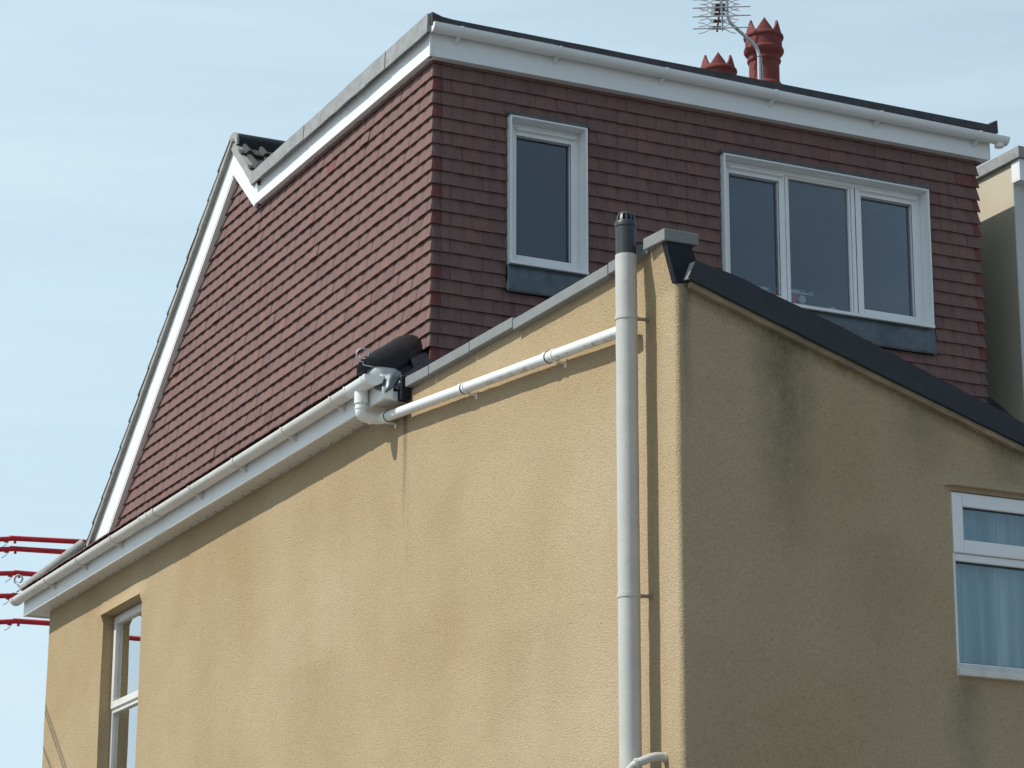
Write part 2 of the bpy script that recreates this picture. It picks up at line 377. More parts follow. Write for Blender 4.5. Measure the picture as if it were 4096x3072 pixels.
# ================================================================== HOUSE
house = thing('house', (9.5, 18.0, 0.0), 'ochre rendered house with brown tile hung loft dormer and low rear extension', 'house')

def verge_z(x):    # underside of the extension's verge band on the rear wall
    pts = [(6.9, 6.225), (7.033, 6.195), (7.882, 5.925), (9.206, 5.513), (13, 4.33)]
    for (a, za), (b_, zb) in zip(pts, pts[1:]):
        if x <= b_: return za+(zb-za)*(x-a)/(b_-a)
    return pts[-1][1]

# --- rendered outer wall as one skin with its two openings
OPS = {'s': (21.585, 22.655, 3.6, 6.095), 'r': (8.722, 9.78, 4.145, 5.200)}
def build_wall():
    cols = []     # (x, y, nx, ny, key, coord)
    ys = [YF-0.03-i*0.11 for i in range(int((YF-0.03-YE-0.03)/0.11)+1)] + [OPS['s'][0], OPS['s'][1], YE+0.03, 16.10, 16.085]
    ys = sorted(set(round(y, 4) for y in ys), reverse=True)
    cols += [(8.4, YF, 0, 1, 'f', 0), (XS+0.03, YF, 0, 1, 'f', 0)]
    for a in (25, 50, 70):
        cols.append((XS+0.03-0.03*math.sin(R(a)), YF-0.03+0.03*math.cos(R(a)), -math.sin(R(a)), math.cos(R(a)), 'f', 0))
    for y in ys: cols.append((XS, y, -1, 0, 's', y))
    rc = 0.03
    for a in (20, 45, 70):
        cols.append((XS+rc-rc*math.cos(R(a)), YE+rc-rc*math.sin(R(a)), -math.cos(R(a)), -math.sin(R(a)), 'c', 0))
    xs = [XS+rc+0.002+i*0.08 for i in range(34)] + [OPS['r'][0], OPS['r'][1]] + [9.9+0.4*i for i in range(5)]
    xs = sorted(set(round(x, 4) for x in xs if x < 11.6))
    for x in xs: cols.append((x, YE, 0, -1, 'r', x))
    cols.append((11.6, YE+0.001, 1, 0, 'e', 0)); cols.append((11.6, 16.2, 1, 0, 'e', 0))
    zs = [0, 1, 2, 2.6] + [2.8+i*0.075 for i in range(51)] + [OPS['s'][2], OPS['s'][3], OPS['r'][2], OPS['r'][3], 6.098, 6.12, 6.16, 5.205, 5.2215, 5.2245, 5.25, 5.29]
    zs = sorted(set(round(z, 4) for z in zs)); zs = [z for i, z in enumerate(zs) if i == 0 or z-zs[i-1] > 0.002 or z in (OPS['s'][3], OPS['r'][3])]
    def top(c):
        x, y, nx, ny, k, s = c
        if k in 'f': return 6.43
        if k == 's': return 6.43 if y > 16.09 else 6.475
        if k == 'c': return 6.475 if y > YE+0.012 else 6.42
        if k == 'r':
            if x < 7.05: return 6.42
            return verge_z(x)+0.03
        return verge_z(11.6)
    V = []; F = []; idx = {}
    def vert(ci, z):
        c = cols[ci]; x, y, nx, ny, k, s = c
        z = min(z, top(c)); key = (ci, round(z, 4))
        if key in idx: return idx[key]
        d = 0.0
        d += 0.0035*noise.noise((x*2.2, y*2.2, z*2.2)) + 0.0025*noise.noise((x*7, y*7, z*7))
        if k == 'c' or (k == 's' and y < 12.5) or (k == 'r' and x < 7.06): d += 0.005*noise.noise((1.3, 5.1, z*3.1)) + 0.003*noise.noise((1.3, 9.1, z*9))
        # flared head of the corner below the coping
        fl = max(0.0, (z-6.16)/0.25)
        if k in 'scr' and fl > 0:
            dist = max(0.0, y-(YE+0.03)) if k != 'r' else 0
            kx = max(0.0, 1-dist/0.40)
            if k == 'r': kx *= max(0.0, 1-(x-XS)/0.10)
            px = -0.055*fl*kx
        else: px = 0.0
        # bell-cast lip over the two window heads
        if k == 's' and 6.095 <= z <= 6.2 and 21.55 < y < 22.69: d += 0.026*(6.2-z)/0.105
        if k == 'r' and 5.223 <= z <= 5.29 and 8.69 < x < 9.82: d += 0.040*(5.29-z)/0.066
        in_open = (k == 's' and (y in OPS['s'][:2])) or (k == 'r' and x in OPS['r'][:2])
        V.append((x+nx*d+px, y+ny*d, z)); idx[key] = len(V)-1
        return idx[key]
    def hole(ci, j):
        a, b = cols[ci], cols[ci+1]
        if a[4] != b[4] or a[4] not in OPS: return False
        lo, hi, z0, z1 = OPS[a[4]]; m = (a[5]+b[5])/2; zm = (zs[j]+zs[j+1])/2
        return lo < m < hi and z0 < zm < z1
    for ci in range(len(cols)-1):
        for j in range(len(zs)-1):
            if hole(ci, j): continue
            q = [vert(ci, zs[j]), vert(ci+1, zs[j]), vert(ci+1, zs[j+1]), vert(ci, zs[j+1])]
            q2 = [v for i, v in enumerate(q) if v not in q[:i]]
            if len(q2) >= 3: F.append(tuple(q2))
    # reveals
    for k, dep in (('s', 0.20), ('r', 0.075)):
        lo, hi, z0, z1 = OPS[k]
        cc = [i for i, c in enumerate(cols) if c[4] == k and lo-1e-4 <= c[5] <= hi+1e-4]
        zz = [z for z in zs if z0-1e-4 <= z <= z1+1e-4]
        loop = [(cc[0], z) for z in zz] + [(c, zz[-1]) for c in cc[1:]] + [(cc[-1], z) for z in reversed(zz[:-1])] + [(c, zz[0]) for c in reversed(cc[1:-1])]
        inner = []
        for (c, z) in loop:
            col = cols[c]; V.append((col[0]-col[2]*dep, col[1]-col[3]*dep, z)); inner.append(len(V)-1)
        n = len(loop)
        for i in range(n):
            a = vert(*loop[i]); b = vert(*loop[(i+1) % n]); F.append((a, b, inner[(i+1) % n], inner[i]))
    mb = MB(); mb.add(V, F); return mb
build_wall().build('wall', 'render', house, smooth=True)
MB().box(7.05, 7.09, YE+0.2, 16.2, 6.0, 6.44).build('parapet_back', 'felt_dark', house)

# --- main house body behind the skin (rear and front inner walls, floors)
MB().box(7.30, 17.0, 24.10, 24.33, 0.0, 6.5).build('front_wall', 'render', house)
MB().box(7.20, 12.3, 16.12, 16.30, 0.0, 6.55).build('rear_wall', 'render', house)

# --- eaves: soffit boards, fascia, box end
sf = MB(); y = 16.10
while y < 24.58:
    sf.box(6.812, XS+0.02, y, min(y+0.1, 24.60)-0.007, 6.418, 6.428); y += 0.1
sf.box(6.812, XS+0.06, 16.10, 24.60, 6.4285, 6.436)
sf.box(XS+0.02, 8.2, YF+0.002, 24.60, 6.418, 6.428)
so = sf.build('soffit', 'soffit', house)
sv = MB().box(6.945, 6.955, 16.139, 16.161, 6.4165, 6.4185).build('vent_slot', 'gasket', so)
for i in range(1, 42):
    o = sv.copy(); COL.objects.link(o); o.location.y += i*0.2
MB().box(6.795, 6.811, 16.085, 24.60, 6.405, 6.575).build('fascia_board', 'pvc', house, bevel=0.003)
MB().box(6.795, 6.95, 16.068, 16.084, 6.408, 6.47).box(6.785, 6.86, 16.04, 16.0665, 6.408, 6.485).build('eaves_box_end', 'pvc', house, bevel=0.003)
MB().box(6.80, 9.0, 24.602, 24.618, 6.405, 6.575).build('fascia_board', 'pvc', house, bevel=0.003)

# --- tile cladding -------------------------------------------------
def prof(row_z, z):          # how far a tile stands off its wall plane
    return 0.013+0.018*(1-(z-row_z)/GA)
TH = 0.013
class Tiles:
    def __init__(s): s.bm = bmesh.new(); s.lay = s.bm.faces.layers.float.new('tint')
    def piece(s, P, u0, u1, za, zb, row, tint, jit, uA, uB, ends=(None, None)):
        # P(u, off, z) -> point; camber over the full tile uA..uB
        bmv = s.bm.verts.new; n = 4; out = []; bot = []
        for i in range(n+1):
            f = i/n; col = []
            for z in (za, zb):
                w_ = min(max(((u0+(u1-u0)*f)-uA)/(uB-uA), 0), 1)
                cam = 0.0038*(1-abs(2*w_-1)**2.2)
                o = prof(row, z)+cam+jit*(1-0.6*(z-row)/GA)
                ua, ub = u0, u1
                if ends[0] is not None: ua = ends[0](z)
                if ends[1] is not None: ub = ends[1](z)
                uu = ua+(ub-ua)*f
                col.append((uu, o, z))
            out.append([bmv(P(*c)) for c in col]); bot.append([bmv(P(u, o-TH, z)) for (u, o, z) in col])
        fs = []
        for i in range(n):
            fs.append(s.bm.faces.new((out[i][0], out[i+1][0], out[i+1][1], out[i][1])))
            fs.append(s.bm.faces.new((out[i][0], bot[i][0], bot[i+1][0], out[i+1][0])))
            fs.append(s.bm.faces.new((out[i][1], out[i+1][1], bot[i+1][1], bot[i][1])))
        for i in (0, n): fs.append(s.bm.faces.new((out[i][0], out[i][1], bot[i][1], bot[i][0])))
        for f in fs: f[s.lay] = tint
    def clip(s, co, no):
        geom = list(s.bm.verts)+list(s.bm.edges)+list(s.bm.faces)
        bmesh.ops.bisect_plane(s.bm, geom=geom, plane_co=co, plane_no=no, clear_outer=True)
    def build(s, name, parent):
        bmesh.ops.recalc_face_normals(s.bm, faces=s.bm.faces)
        me = D.meshes.new(name); s.bm.to_mesh(me); s.bm.free()
        return finish(name, me, 'tile', parent)

def rnd_tint():
    r = random.random()
    if r < 0.0008: return random.uniform(0.93, 0.98)
    return min(0.88, max(0.0, random.gauss(0.5, 0.16)))

WINS = [(7.855, 8.500, 7.395, 8.725), (9.600, 11.445, 7.395, 8.725)]
TW = 0.165
def sub_rects(u0, u1, z0, z1):
    rects = [(u0, u1, z0, z1)]
    for a, b_, c, d in WINS:
        nxt = []
        for (p, q, r_, t_) in rects:
            if q <= a or p >= b_ or t_ <= c or r_ >= d: nxt.append((p, q, r_, t_)); continue
            if p < a: nxt.append((p, a, r_, t_))
            if q > b_: nxt.append((b_, q, r_, t_))
            m0, m1 = max(p, a), min(q, b_)
            if r_ < c: nxt.append((m0, m1, r_, c))
            if t_ > d: nxt.append((m0, m1, d, t_))
        rects = nxt
    return [r_ for r_ in rects if r_[1]-r_[0] > 0.004 and r_[3]-r_[2] > 0.004]

XR = 11.90
front = Tiles(); Pf = lambda u, o, z: (u, YD-o, z)
for k in range(-15, 12):
    zb = ZR+k*GA
    if zb > 9.05: break
    zt = min(zb+GA+0.03, 9.06)
    u = XG; first = True
    off = 0.082 if k % 2 else 0.0
    edges = [XG-0.02]
    e = XG+0.045+(0.0825 if k % 2 else 0.0)
    while e < XR-0.04: edges.append(e+random.uniform(-0.002, 0.002)); e += TW
    edges.append(XR+0.02)
    if k % 2:
        edges.insert(1, XG+0.055); edges.insert(-1, XR-0.035)
    for a, b_ in zip(edges, edges[1:]):
        tint = rnd_tint(); jit = random.uniform(-0.0022, 0.0022)
        lft = a == edges[0]; rgt = b_ == edges[-1]
        if (lft or rgt) and k % 2: tint = 0.96 if random.random() < 0.75 else 0.2
        elif lft or rgt: tint = random.uniform(0.15, 0.45)
        el = (lambda z, zb=zb: XG-prof(zb, z)+0.0015) if lft else None
        er = (lambda z, zb=zb: XR+prof(zb, z)) if rgt else None
        if lft or rgt: jit = 0
        for (p, q, r_, t_) in sub_rects(a+0.0013, b_-0.0013, zb, zt):
            front.piece(Pf, p, q, r_+(random.uniform(-0.002, 0.002) if abs(r_-zb) < 1e-6 else 0), t_, zb, tint, jit, a, b_, (el if lft and abs(p-a) < 0.01 else None, er if rgt and abs(q-b_) < 0.01 else None))
front.build('tile_cladding', house)

def cheek_rows(T, ymin, ymax, k0, k1, corner):
    Pc = lambda u, o, z: (XG-o, u, z)
    for k in range(k0, k1):
        zb = ZR+k*GA
        zt = zb+GA+0.03
        edges = [ymin]
        e = YD+0.045+(0.0825 if k % 2 else 0.0)
        while e < ymax:
            if e > ymin+0.02: edges.append(e+random.uniform(-0.002, 0.002))
            e += TW
        edges.append(ymax)
        for a, b_ in zip(edges, edges[1:]):
            tint = rnd_tint(); jit = random.uniform(-0.0025, 0.0025)
            lft = corner and a == edges[0]
            el = (lambda z, zb=zb: YD-prof(zb, z)-0.0004) if lft else None
            if lft: jit = 0
            if random.random() < 0.02: jit += 0.006
            T.piece(Pc, a+0.0013, b_-0.0013, zb+random.uniform(-0.002, 0.002), zt, zb, tint, jit, a, b_, (el, None))
ck = Tiles(); cheek_rows(ck, YD, 19.80, -10, 12, True); ck.clip((0, 0, 9.12), (0, 0, 1))
me1 = D.meshes.new('tmp'); ck.bm.to_mesh(me1); ck.bm.free()
ck2 = Tiles(); cheek_rows(ck2, 19.80, 24.3, -10, 17, False)
ck2.clip((0, 20.377, 9.57), Vector((0, 2.57, 3.35)).normalized())
ck2.clip((0, 20.377, 9.57), Vector((0, -0.55, 0.62)).normalized())
ck2.bm.from_mesh(me1)
ck2.build('tile_cladding', house)

# dark backing behind the tiles
bk = MB()
bk.prism([(YD+0.02, 6.7), (24.4, 6.7), (20.38, 9.72), (19.80, 9.12), (YD+0.02, 9.12)], 'X', XG+0.002, XG+0.10)
bk.build('gable_wall', 'brick_felt', house)
fr = MB()
for (a, b_, c, d) in ((XG+0.11, 7.85, 6.4, 9.12), (8.505, 9.595, 6.4, 9.12), (11.45, XR-0.004, 6.4, 9.12), (7.851, 8.504, 6.4, 7.60), (9.596, 11.449, 6.4, 7.60), (7.851, 8.504, 8.73, 9.12), (9.596, 11.449, 8.73, 9.12)):
    fr.box(a, b_, YD+0.004, YD+0.12, c, d)
fr.box(XR-0.10, XR-0.003, YD+0.122, 20.2, 6.4, 9.12)
fr.build('dormer_wall', 'brick_felt', house)

# eaves skirt of the old hip roof below the tile hung gable
sk = Tiles()
def Ps(u, o, z): return (6.70+(z)*0.803, u, 6.598+z*0.596+o*0.8)
for k in range(8):
    zb = k*GA
    e = 16.3; 
    while e < 24.45:
        sk.piece(Ps, e+0.001, e+TW-0.001, zb, zb+GA+0.02, zb, random.uniform(0, 0.35), random.uniform(-0.003, 0.004), e, e+TW); e += TW
sk.clip((6.72, 24.56, 6.6), Vector((1, 1, 0)).normalized())
sk.clip((6.74, 16.20, 6.6), Vector((1, -1, 0)).normalized())
sk.build('eaves_tile', house)

# --- dormer flat roof, trims and fascias
fl = MB().prism([(16.24, 9.235), (16.24, 9.262), (19.77, 9.29), (19.77, 9.2)], 'X', 7.26, 12.0).build('flat_roof', 'felt_dark', house)
# cheek edge trim of felt covered upstand, four lengths
tr = MB()
ys_ = [16.265, 17.02, 17.93, 18.63, 19.785]
def tz(y): return 9.325+(9.292-9.325)*(y-16.25)/3.53
for i in range(4):
    a, b_ = ys_[i]+0.003, ys_[i+1]-0.003; n = 10; x = 7.178-0.004*(i % 2)
    vs = []; fs = []
    for j in range(n+1):
        yy = a+(b_-a)*j/n
        zl = 9.180+0.007*noise.noise((yy*3, 1, 1)); zh = tz(yy)+0.004*noise.noise((yy*4, 7, 2)); xx = x+0.003*noise.noise((yy*5, 3, 3))
        vs += [(xx-0.006, yy, zl), (xx, yy, zh), (xx+0.06, yy, zh-0.02), (xx+0.02, yy, zl+0.01)]
    for j in range(n):
        for q in range(4): fs.append((j*4+q, j*4+(q+1) % 4, j*4+4+(q+1) % 4, j*4+4+q))
    fs += [(0, 1, 2, 3), (n*4+3, n*4+2, n*4+1, n*4)]
    tr.add(vs, fs)
tr.prism([(7.18, 9.205), (7.205, 9.0+0.19), (7.21, 9.27)], 'Y', 19.785, 19.80)
tr.build('roof_edge_trim', 'felt', house)
# dark felt drip edge along the front, with turned up corners
te = MB(); n = 60; vs = []; fs = []
for j in range(n+1):
    x = 7.20+(12.02-7.20)*j/n; d = 0.004*noise.noise((x*2.3, 4, 1))
    zf = 9.30-0.03*(j/n)*0.3
    up = 0.028*max(0, 1-(x-7.20)/0.10)+0.05*max(0, 1-(12.02-x)/0.07)
    vs += [(x, 16.235+d, 9.232), (x, 16.24+d, zf+up), (x, 16.33, zf+0.012+up), (x, 16.35, 9.238)]
for j in range(n):
    for q in range(4): fs.append((j*4+q, j*4+(q+1) % 4, j*4+4+(q+1) % 4, j*4+4+q))
fs += [(0, 1, 2, 3), (n*4+3, n*4+2, n*4+1, n*4)]
te.add(vs, fs).build('felt_drip', 'felt_dark', house)
MB().box(7.2245, 11.985, 16.322, 16.342, 9.032, 9.25).build('fascia_board', 'pvc', house, bevel=0.003)
MB().box(7.262, 11.98, 16.343, 16.40, 9.034, 9.046).build('fascia_underside', 'pvc', house)
MB().box(7.2245, 7.242, 16.343, 19.822, 9.037, 9.215).build('fascia_board', 'pvc', house, bevel=0.003)
MB().box(7.2425, 7.298, 16.40, 19.80, 9.039, 9.052).build('fascia_underside', 'pvc', house)
MB().box(7.214, 7.236, 16.310, 16.3215, 9.034, 9.19).build('fascia_corner_trim', 'pvc', house, bevel=0.002)
MB().box(11.98, 11.998, 16.32, 19.5, 9.037, 9.25).build('fascia_board', 'pvc', house, bevel=0.003)

# --- gable bargeboards
bo = [(20.377, 9.705), (23.93, 7.005), (23.50, 7.005), (20.379, 9.472)]
MB().prism(bo, 'X', 7.226, 7.244).build('bargeboard', 'pvc', house, bevel=0.003)
MB().prism([(20.384, 9.466), (23.50, 7.000), (23.47, 7.000), (20.384, 9.443)], 'X', 7.229, 7.298).build('bargeboard_return', 'pvc', house)
br_ = [(20.375, 9.705), (20.375, 9.472), (19.845, 9.022), (19.824, 9.03), (19.824, 9.215)]
MB().prism(br_, 'X', 7.2235, 7.2425).build('bargeboard', 'pvc', house, bevel=0.002)

# --- main roof: front slope in stepped tile courses, short rear slope, ridge
fs_ = MB(); sl = math.atan2(2.695, 3.54); g0 = 0.306
ca, sa = math.cos(sl), math.sin(sl)
i = 0; s0 = 0.02
while s0 < 4.95:
    s1 = min(s0+g0+0.05, 5.05)
    def pt(s, h): return (20.365+s*ca+h*sa, 9.775-s*sa+h*ca)
    q = [pt(s0-0.02, 0.0), pt(s1-0.03, 0.028), pt(s1-0.03, 0.008), pt(s0-0.02, -0.012)]
    j = 0.006*random.uniform(-1, 1)
    fs_.prism(q, 'X', 7.182+j*0.5, 17.2)
    s0 += g0
fs_.build('roof_slope', 'roof_tile', house)
# cement bedding at the verge
def strip(pts_top, pts_bot, x0, x1):
    n = len(pts_top); vs = []; f = []
    for (a, b_) in zip(pts_top, pts_bot):
        vs += [(x0, *a), (x0, *b_), (x1, *a), (x1, *b_)]
    for k in range(n-1):
        o = k*4; f += [(o, o+1, o+5, o+4), (o+2, o+6, o+7, o+3), (o, o+4, o+6, o+2), (o+1, o+3, o+7, o+5)]
    f += [(0, 2, 3, 1), (n*4-4, n*4-3, n*4-1, n*4-2)]
    return MB().add(vs, f)
pt_ = []; pb_ = []
for k in range(90):
    s = -0.02+k*0.0515; base = (20.365+s*ca, 9.775-s*sa); ph = ((s+0.02) % g0)/g0
    nn = 0.008*noise.noise((s*6, 2, 2))
    pt_.append((base[0]+sa*(0.004+0.028*ph), base[1]+ca*(0.004+0.028*ph)))
    pb_.append((base[0]-sa*(0.048+nn), base[1]-ca*(0.048+nn)))
strip(pt_, pb_, 7.186, 7.24).build('verge_mortar', 'cement', house)
pt2 = []; pb2 = []
for k in range(14):
    s = k*0.064; ca2, sa2 = 0.737, 0.676
    base = (20.42-s*ca2, 9.80-s*sa2); ph = (s % g0)/g0; nn = 0.010*noise.noise((s*7, 8, 2))
    pt2.append((base[0]-sa2*(0.010+0.022*ph), base[1]+ca2*(0.010+0.022*ph))); pb2.append((base[0]+sa2*(0.050+nn), base[1]-ca2*(0.050+nn)))
strip(pt2, pb2, 7.200, 7.25).build('verge_mortar', 'cement', house)
rs = MB()
for s0 in (0.02, 0.326, 0.632):
    s1 = s0+g0+0.05
    def pr(s, h): return (20.42-s*0.737-h*0.676, 9.80-s*0.676+h*0.737)
    # profiled courses: shallow rolls across the width
    n = 40
    for c in range(n):
        x = 7.21+c*0.15; 
        q = [pr(s0-0.02, 0.0), pr(s1-0.03, 0.034), pr(s1-0.03, 0.008), pr(s0-0.02, -0.014)]
        rs.prism(q, 'X', x, x+0.146)
        m = [pr(s0-0.02, 0.002), pr(s1-0.03, 0.036)]
        rs.tube([(x+0.073, *m[0]), (x+0.073, *m[1])], 0.03, 8)
rs.build('roof_slope', 'roof_tile', house)
rt = MB(); x = 7.222
while x < 17:
    rt.tube([(x, 20.385, 9.728), (x+0.445, 20.385, 9.732)], [0.118, 0.114], 14, a0=-math.pi*0.60, a1=math.pi*0.60, up=(0, 0, 1)); x += 0.45
rt.build('ridge_tile', 'black_hip', house, smooth=True)
MB().tube([(7.212, 20.385, 9.728), (7.23, 20.385, 9.728)], 0.120, 18, a0=-math.pi*0.55, a1=math.pi*0.55, up=(0, 0, 1)).build('ridge_end_mortar', 'cement', house)
MB().prism([(20.32, 9.30), (20.52, 9.62), (20.52, 9.2)], 'X', 7.5, 12.3).build('roof_upstand', 'felt_dark', house)

# --- remaining hips with their tiles and scroll irons
def hip_tile(p0, p1, r, mat, name, r1=None):
    d = (Vector(p1)-Vector(p0)); n = 8
    pts = [Vector(p0)+d*i/n for i in range(n+1)]
    rr = [r+(r1-r)*i/n if r1 else r for i in range(n+1)]
    return MB().tube(pts, rr, 20, a0=-math.pi*0.62, a1=math.pi*0.62, up=(0, 0, 1)).build(name, mat, house, smooth=True)
hip_tile((6.745, 24.50, 6.620), (7.25, 24.24, 7.075), 0.058, 'cement', 'hip_tile')
d_ = Vector((7.285, 16.715, 6.925))-Vector((6.79, 16.255, 6.635)); pts_ = []; rr_ = []
for f_, r_ in ((0.0, 0.095), (0.012, 0.112), (0.04, 0.118), (0.3, 0.135), (0.6, 0.152), (0.88, 0.166), (0.95, 0.164), (0.985, 0.150), (1.0, 0.128)):
    pts_.append(Vector((6.79, 16.255, 6.635))+d_*f_+Vector((0, 0, 0.004*math.sin(f_*9)))); rr_.append(r_)
MB().tube(pts_, rr_, 28, up=(0, 0, 1)).build('hip_tile', 'black_hip', house, smooth=True)
MB().tube([(6.765, 24.43, 6.59), (7.27, 24.15, 7.045)], 0.045, 12).build('hip_flashing', 'bitumen', house, smooth=True)
def scroll(c, d, name, mat, R0=0.052, turns=1.15):
    # flat strip curled up at the foot of a hip; d = plan direction it faces
    c = Vector(c); d = Vector((d[0], d[1], 0)).normalized(); side = Vector((-d.y, d.x, 0)); m = MB(); vs = []; fs = []
    path = [c-d*0.12+Vector((0, 0, -0.05)), c+Vector((0, 0, -0.02))]
    n = 26; cc = c+Vector((0, 0, R0))
    for i in range(n+1):
        a = -math.pi/2+2*math.pi*turns*i/n; rr = R0*(1-0.45*i/n)
        path.append(c+d*(rr*math.cos(a)*1.0)+Vector((0, 0, R0+rr*math.sin(a))))
    for p in path:
        vs += [p-side*0.014, p+side*0.014]
    for i in range(len(path)-1): fs.append((2*i, 2*i+1, 2*i+3, 2*i+2))
    m.add(vs, fs); return m.build(name, mat, house, smooth=True, solid=0.006)
scroll((6.72, 24.55, 6.69), (-0.7, 0.7), 'hip_iron', 'alu')
scroll((6.735, 16.27, 6.705), (-0.75, 0.4), 'hip_iron', 'alu')
# old rear slope between eave and dormer, dark felt and lead
rq = MB().prism([(16.03, 6.55), (16.52, 6.93), (16.52, 6.86), (16.03, 6.50)], 'X', 7.12, 12.35)
rq.build('roof_slope', 'bitumen', house)
# crumpled lead at the eaves end
def sheet(name, grid, mat, amp=0.006, sub=4, seed=0.0, thick=0.004):
    # grid: rows of points, bilinear refined and crumpled
    rows = len(grid); cols_ = len(grid[0]); V = []; F = []
    nr, nc = (rows-1)*sub+1, (cols_-1)*sub+1
    for i in range(nr):
        for j in range(nc):
            a, b_ = min(i//sub, rows-2), min(j//sub, cols_-2); u, v = i/sub-a, j/sub-b_
            p = (Vector(grid[a][b_])*(1-u)*(1-v)+Vector(grid[a+1][b_])*u*(1-v)+Vector(grid[a][b_+1])*(1-u)*v+Vector(grid[a+1][b_+1])*u*v)
            p += noise.noise_vector(p*9+Vector((seed, 0, 0)))*amp; V.append(p)
    for i in range(nr-1):
        for j in range(nc-1): F.append((i*nc+j, i*nc+j+1, (i+1)*nc+j+1, (i+1)*nc+j))
    return MB().add(V, F).build(name, mat, house, smooth=True, solid=thick)
sheet('lead_flashing', [[(6.775, 16.30, 6.70), (6.83, 16.18, 6.66), (6.90, 16.10, 6.635), (6.93, 16.06, 6.60)],
                        [(6.765, 16.25, 6.60), (6.80, 16.11, 6.58), (6.855, 16.045, 6.575), (6.90, 16.03, 6.555)],
                        [(6.785, 16.18, 6.50), (6.79, 16.08, 6.46), (6.80, 16.035, 6.44), (6.84, 16.03, 6.47)]], 'lead', 0.003, 5, 1.0)
sheet('lead_flashing', [[(6.86, 16.10, 6.60), (6.91, 16.07, 6.60), (6.93, 16.02, 6.565), (6.97, 15.98, 6.57)],
                        [(6.835, 16.09, 6.54), (6.87, 16.06, 6.545), (6.90, 16.03, 6.52), (6.93, 16.00, 6.53)],
                        [(6.84, 16.07, 6.49), (6.87, 16.055, 6.485), (6.91, 16.045, 6.475), (6.95, 16.03, 6.47)]], 'dark_lead', 0.010, 5, 5.0)
sheet('hip_flashing', [[(6.80, 16.20, 6.63), (6.95, 16.32, 6.72), (7.10, 16.46, 6.82), (7.27, 16.44, 6.86)], [(6.90, 16.12, 6.56), (7.00, 16.16, 6.60), (7.10, 16.22, 6.66), (7.24, 16.30, 6.74)], [(6.95, 16.02, 6.46), (7.02, 16.02, 6.50), (7.12, 16.05, 6.54), (7.24, 16.10, 6.58)]], 'bitumen', 0.012, 4, 9.0)
MB().box(6.90, 7.06, 15.99, 16.06, 6.40, 6.56).build('abutment_flashing', 'bitumen', house)

# --- extension: coping stones, verge, roof
cys = [12.365, 12.618, 13.093, 14.343, 14.974, 15.604, 15.985]
for i, (a, b_) in enumerate(zip(cys, cys[1:])):
    x0 = 6.918 if a > 12.6 else 6.888
    zt = 6.475+0.015*(a-12.365)/1.0 if a < 13.3 else 6.50+0.016*(a-13.3)
    zt = min(zt, 6.545); zt2 = min(zt+0.012, 6.55)
    m = MB(); hb = 0.068; x1 = 7.105
    m.add([(x0, a+0.004, zt-hb), (x1, a+0.004, zt-hb), (x1, a+0.004, zt), (x0, a+0.004, zt), (x0, b_-0.004, zt2-hb), (x1, b_-0.004, zt2-hb), (x1, b_-0.004, zt2), (x0, b_-0.004, zt2)],
          [(0, 1, 2, 3), (7, 6, 5, 4), (0, 4, 5, 1), (2, 6, 7, 3), (0, 3, 7, 4), (1, 5, 6, 2)])
    m.build('coping_stone', 'coping', house, bevel=0.005)
bp = [(6.905, 6.42), (7.060, 6.42), (7.100, 6.322), (7.050, 6.295), (7.045, 6.205), (7.024, 6.183), (6.968, 6.176), (6.945, 6.26), (6.917, 6.36)]
MB().prism(bp, 'Y', YE-0.010, YE+0.04).build('abutment_flashing', 'bitumen', house, bevel=0.006)
# verge band
vx = [7.035+i*0.11 for i in range(43)]
def vtop(x):
    p = [(7.0, 6.31), (7.063, 6.299), (7.137, 6.287), (7.384, 6.229), (7.993, 6.048), (9.21, 5.635), (13, 4.45)]
    for (a, za), (b_, zb) in zip(p, p[1:]):
        if x <= b_: return za+(zb-za)*(x-a)/(b_-a)
vs = []; fs = []
for i, x in enumerate(vx):
    t_ = vtop(x)+0.006*noise.noise((x*3.5, 1, 1))+(0.006 if 7.15 < x < 7.4 else 0); b_ = verge_z(x)+0.003*noise.noise((x*5, 4, 1))
    vs += [(x-0.02, YE-0.062, b_), (x+(0.028 if i == 0 else 0.0), YE-0.062, t_), (x+(0.028 if i == 0 else 0.0), YE+0.25, t_+0.004), (x-0.02, YE+0.25, b_)]
for i in range(len(vx)-1):
    for q in range(4): fs.append((i*4+q, i*4+(q+1) % 4, i*4+4+(q+1) % 4, i*4+4+q))
fs += [(0, 1, 2, 3), tuple(len(vs)-k for k in (1, 2, 3, 4))]
MB().add(vs, fs).build('verge_board', 'slate_verge', house)
MB().add([(7.016, YE-0.06, 6.192), (7.060, YE-0.06, 6.298), (7.054, YE-0.005, 6.300), (7.010, YE-0.005, 6.196), (7.024, YE-0.06, 6.190), (7.068, YE-0.06, 6.296), (7.062, YE-0.005, 6.298), (7.018, YE-0.005, 6.194)],
         [(0, 1, 2, 3), (4, 7, 6, 5), (0, 4, 5, 1), (1, 5, 6, 2), (2, 6, 7, 3), (3, 7, 4, 0)]).build('verge_end_cap', 'cement', house)
vs = []; fs = []
for i, x in enumerate(vx):
    b_ = verge_z(x)-0.001; h = 0.036+0.007*noise.noise((x*8, 3, 3)); o = 0.034+0.004*noise.noise((x*11, 1, 6))
    x = max(x, 7.045)
    vs += [(x, YE-o, b_-h), (x, YE-o, b_), (x, YE+0.03, b_), (x, YE+0.03, b_-h)]
for i in range(len(vx)-1):
    for q in range(4): fs.append((i*4+q, i*4+(q+1) % 4, i*4+4+(q+1) % 4, i*4+4+q))
fs += [(0, 1, 2, 3), tuple(len(vs)-k for k in (1, 2, 3, 4))]
MB().add(vs, fs).build('verge_mortar', 'moss_mortar', house)
er = MB()
